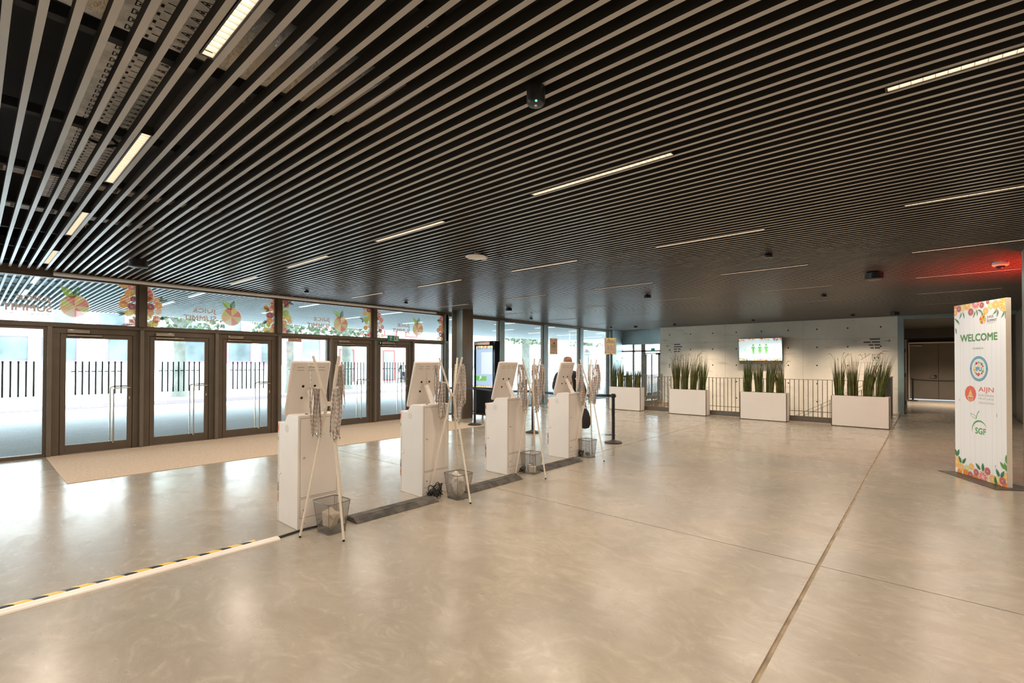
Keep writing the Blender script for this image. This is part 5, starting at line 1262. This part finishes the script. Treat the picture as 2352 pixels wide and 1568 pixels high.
# ============================================================ PEOPLE
def skin_obj(name, V, E_, m_, parent, root=0, sub=2):
    me = bpy.data.meshes.new(name); me.from_pydata([v[0] for v in V], E_, []); me.materials.append(MT[m_])
    o = bpy.data.objects.new(name, me); COL.objects.link(o); o.parent = parent
    o.modifiers.new('skin', 'SKIN')
    for i, v in enumerate(V):
        r = v[1]; sv = me.skin_vertices[0].data[i]; sv.radius = r if isinstance(r, tuple) else (r, r); sv.use_root = (i == root)
    o.modifiers['skin'].use_smooth_shade = True
    s_ = o.modifiers.new('sub', 'SUBSURF'); s_.levels = sub; s_.render_levels = sub
    return o
def person(loc, rz, label, bald=True, jm='jacket', lhand=(.12, -.30, 1.12), rhand=(-.30, -.04, .80), relb=(-.30, .06, 1.12), lelb=(.27, -.02, 1.12), bow=.05):
    t = thing('person', loc, label, 'person', None, rz)
    V = [((0, .02, .95), (.11, .08)), ((0, .02, 1.12), (.10, .07)), ((0, .01, 1.30), (.11, .07)), ((0, .015, 1.41), (.08, .06)), ((0, .0, 1.50), .062), ((0, -.015-bow*.3, 1.560), (.066, .062)), ((0, -.03-bow*.8, 1.610), (.088, .096)), ((0, -.015-bow, 1.675), (.100, .124)), ((0, .010-bow, 1.735), (.090, .108)), ((0, .012-bow, 1.765), (.055, .07))]
    E_ = [(i, i+1) for i in range(9)]
    def chain(start, pts):
        p = start
        for q in pts: V.append(q); E_.append((p, len(V)-1)); p = len(V)-1
        return p
    ends = []
    for s_, hand, elb in ((1, lhand, lelb), (-1, rhand, relb)):
        e = chain(3, [((s_*.17, .02, 1.42), .055), (elb, .042), (tuple(Vector(elb).lerp(Vector(hand), .85)), .027)])
        hv = Vector(hand); dv = (hv-Vector(elb)).normalized(); sd = dv.cross(Vector((0, 1, 0))).normalized(); nv = sd.cross(dv)
        pm = chain(e, [(tuple(hv), (.034, .018)), (tuple(hv+dv*.05), (.036, .016))])
        for k, (off, ln) in enumerate(((-.030, .070), (-.011, .080), (.010, .076), (.029, .060))):
            b_ = hv+dv*.07+sd*off; chain(pm, [(tuple(b_), .009), (tuple(b_+dv*ln*.5+nv*.012), .0085), (tuple(b_+dv*ln*.8+nv*.035), .007)])
        chain(pm-1, [(tuple(hv+sd*-.035+dv*.015), .011), (tuple(hv+sd*-.055+dv*.045+nv*.01), .009)])
        ends.append(hv)
    for s_ in (1, -1): chain(0, [((s_*.10, .02, .88), .085), ((s_*.11, .0, .50), .055), ((s_*.11, .03, .09), .036), ((s_*.12, -.10, .04), .03)])
    skin_obj('body', V, E_, 'skin', t)
    hy = -.02-bow
    for s_ in (1, -1):
        e_ = MB().lathe((0, 0, 0), [(.006, -.009), (.020, -.006), (.024, .0), (.019, .006), (.010, .004)], 14, axis='x').build('ear', 'skin', t); e_.location = (s_*.080, hy+.022, 1.655); e_.scale = (s_, .75, 1.35); e_.rotation_euler = (-.15, 0, -.35*s_)
        q_ = MB().lathe((s_*.031, hy-.082, 1.662), [(.004, .009), (.010, .006), (.0115, 0), (.010, -.006), (.004, -.009)], 12).build('eye', 'eye', t)
        MB().lathe((s_*.031, hy-.0935, 1.660), [(.0052, 0), (.0045, -.0018), (.002, -.0024)], 10, axis='y').build('iris', 'hole', q_)
        MB().tube([(s_*.046, hy-.078, 1.672), (s_*.031, hy-.090, 1.6745), (s_*.015, hy-.086, 1.670)], [.003, .0065, .003], 8).build('eyelid', 'skin', q_)
        MB().tube([(s_*.048, hy-.078, 1.675), (s_*.030, hy-.092, 1.680), (s_*.014, hy-.090, 1.676)], [.003, .004, .003], 6).build('eyebrow', 'hole', t)
    MB().tube([(0, hy-.088, 1.668), (0, hy-.102, 1.640), (0, hy-.112, 1.622), (0, hy-.088, 1.612)], [.008, .011, .016, .010], 8).build('nose', 'skin', t)
    MB().tube([(-.024, hy-.070, 1.586), (0, hy-.080, 1.588), (.024, hy-.070, 1.586)], [.003, .006, .003], 6).build('mouth', mat('lip', (.25, .09, .06), .5) if 'lip' not in bpy.data.materials else bpy.data.materials['lip'], t)
    # clothes
    JV = [((0, .035, .80), (.185, .135)), ((0, .035, .98), (.185, .135)), ((0, .035, 1.14), (.175, .125)), ((0, .035, 1.30), (.19, .13)), ((0, .035, 1.415), (.13, .10)), ((0, .04, 1.475), (.085, .075))]; JE = [(0, 1), (1, 2), (2, 3), (3, 4), (4, 5)]
    for s_, hand, elb in ((1, lhand, lelb), (-1, rhand, relb)):
        JV += [((s_*.125, .03, 1.425), .088), ((s_*.195, .03, 1.405), .080), (tuple(elb), .068), (tuple(Vector(elb).lerp(Vector(hand), .82)), .050)]
        n_ = len(JV); JE += [(4, n_-4), (n_-4, n_-3), (n_-3, n_-2), (n_-2, n_-1)]
    skin_obj('jacket', JV, JE, jm, t)
    SV = [((0, -.050, .90), (.13, .10)), ((0, -.055, 1.10), (.115, .10)), ((0, -.060, 1.28), (.10, .09)), ((0, -.035, 1.41), (.075, .07)), ((0, -.012, 1.485), (.072, .068))]
    skin_obj('shirt', SV, [(0, 1), (1, 2), (2, 3), (3, 4)], 'shirt', t)
    TV = [((0, .02, 1.00), (.16, .12)), ((0, .02, .90), (.175, .13))]; TE = [(0, 1)]
    for s_ in (1, -1):
        TV += [((s_*.10, .02, .82), .098), ((s_*.11, .0, .48), .072), ((s_*.11, .03, .07), .055)]; n_ = len(TV); TE += [(1, n_-3), (n_-3, n_-2), (n_-2, n_-1)]
    skin_obj('trousers', TV, TE, 'trousers', t)
    for s_ in (1, -1):
        MB().lathe((s_*.115, 0, 0), [(.0, 0), (.0, 0)], 4) if False else None
        m = MB(); m.prism([(s_*.115-.045, .09), (s_*.115-.05, -.02), (s_*.115-.045, -.14), (s_*.115, -.19), (s_*.115+.045, -.14), (s_*.115+.05, -.02), (s_*.115+.045, .09)], 0, .065, 'z'); m.build('shoe', 'shoe', t, bevel=.02)
    return t
pt = person((-5.45, 7.92, 0), math.radians(34), 'bald man in black jacket and white shirt behind the farthest kiosk, head bowed', lhand=(.33, -.04, .84), lelb=(.31, .05, 1.12), rhand=(-.02, -.26, 1.22), relb=(-.27, -.04, 1.12))
Rz = Matrix.Rotation(math.radians(34), 3, 'Z')
hp = Vector((-5.45, 7.92, 0))+Rz @ Vector((.335, -.045, .80))
bm_ = MB(); bm_.lathe((0, 0, -.47), [(.02, 0), (.085, .02), (.12, .10), (.115, .20), (.085, .32), (.04, .40)], 14)
bg_ = bm_.build('cloth_bag', 'jacket', None); bg_.location = hp; bg_.scale = (1, .55, 1); bg_.rotation_euler.z = math.radians(30); tag(bg_, 'black cloth bag hanging from the man\'s hand beside the kiosk', 'bag')
MB().tube([(-.035, 0, -.08), (-.02, 0, 0), (.02, 0, 0), (.035, 0, -.08)], .008, 6).build('handle', 'jacket', bg_)
ph = Vector((-5.45, 7.92, 0))+Rz @ Vector((.035, -.285, 1.24))
po = MB().box(-.035, .035, -.004, .004, -.02, .12).build('phone', 'dark', None, bevel=.003); po.location = ph; po.rotation_euler = (-.5, 0, math.radians(34)); tag(po, 'dark phone held in front of the man\'s chest', 'phone')
person((-30, 21.7, 0), math.radians(60), 'tiny distant pedestrian in dark clothes on the street outside', rhand=(-.30, -.02, .80))
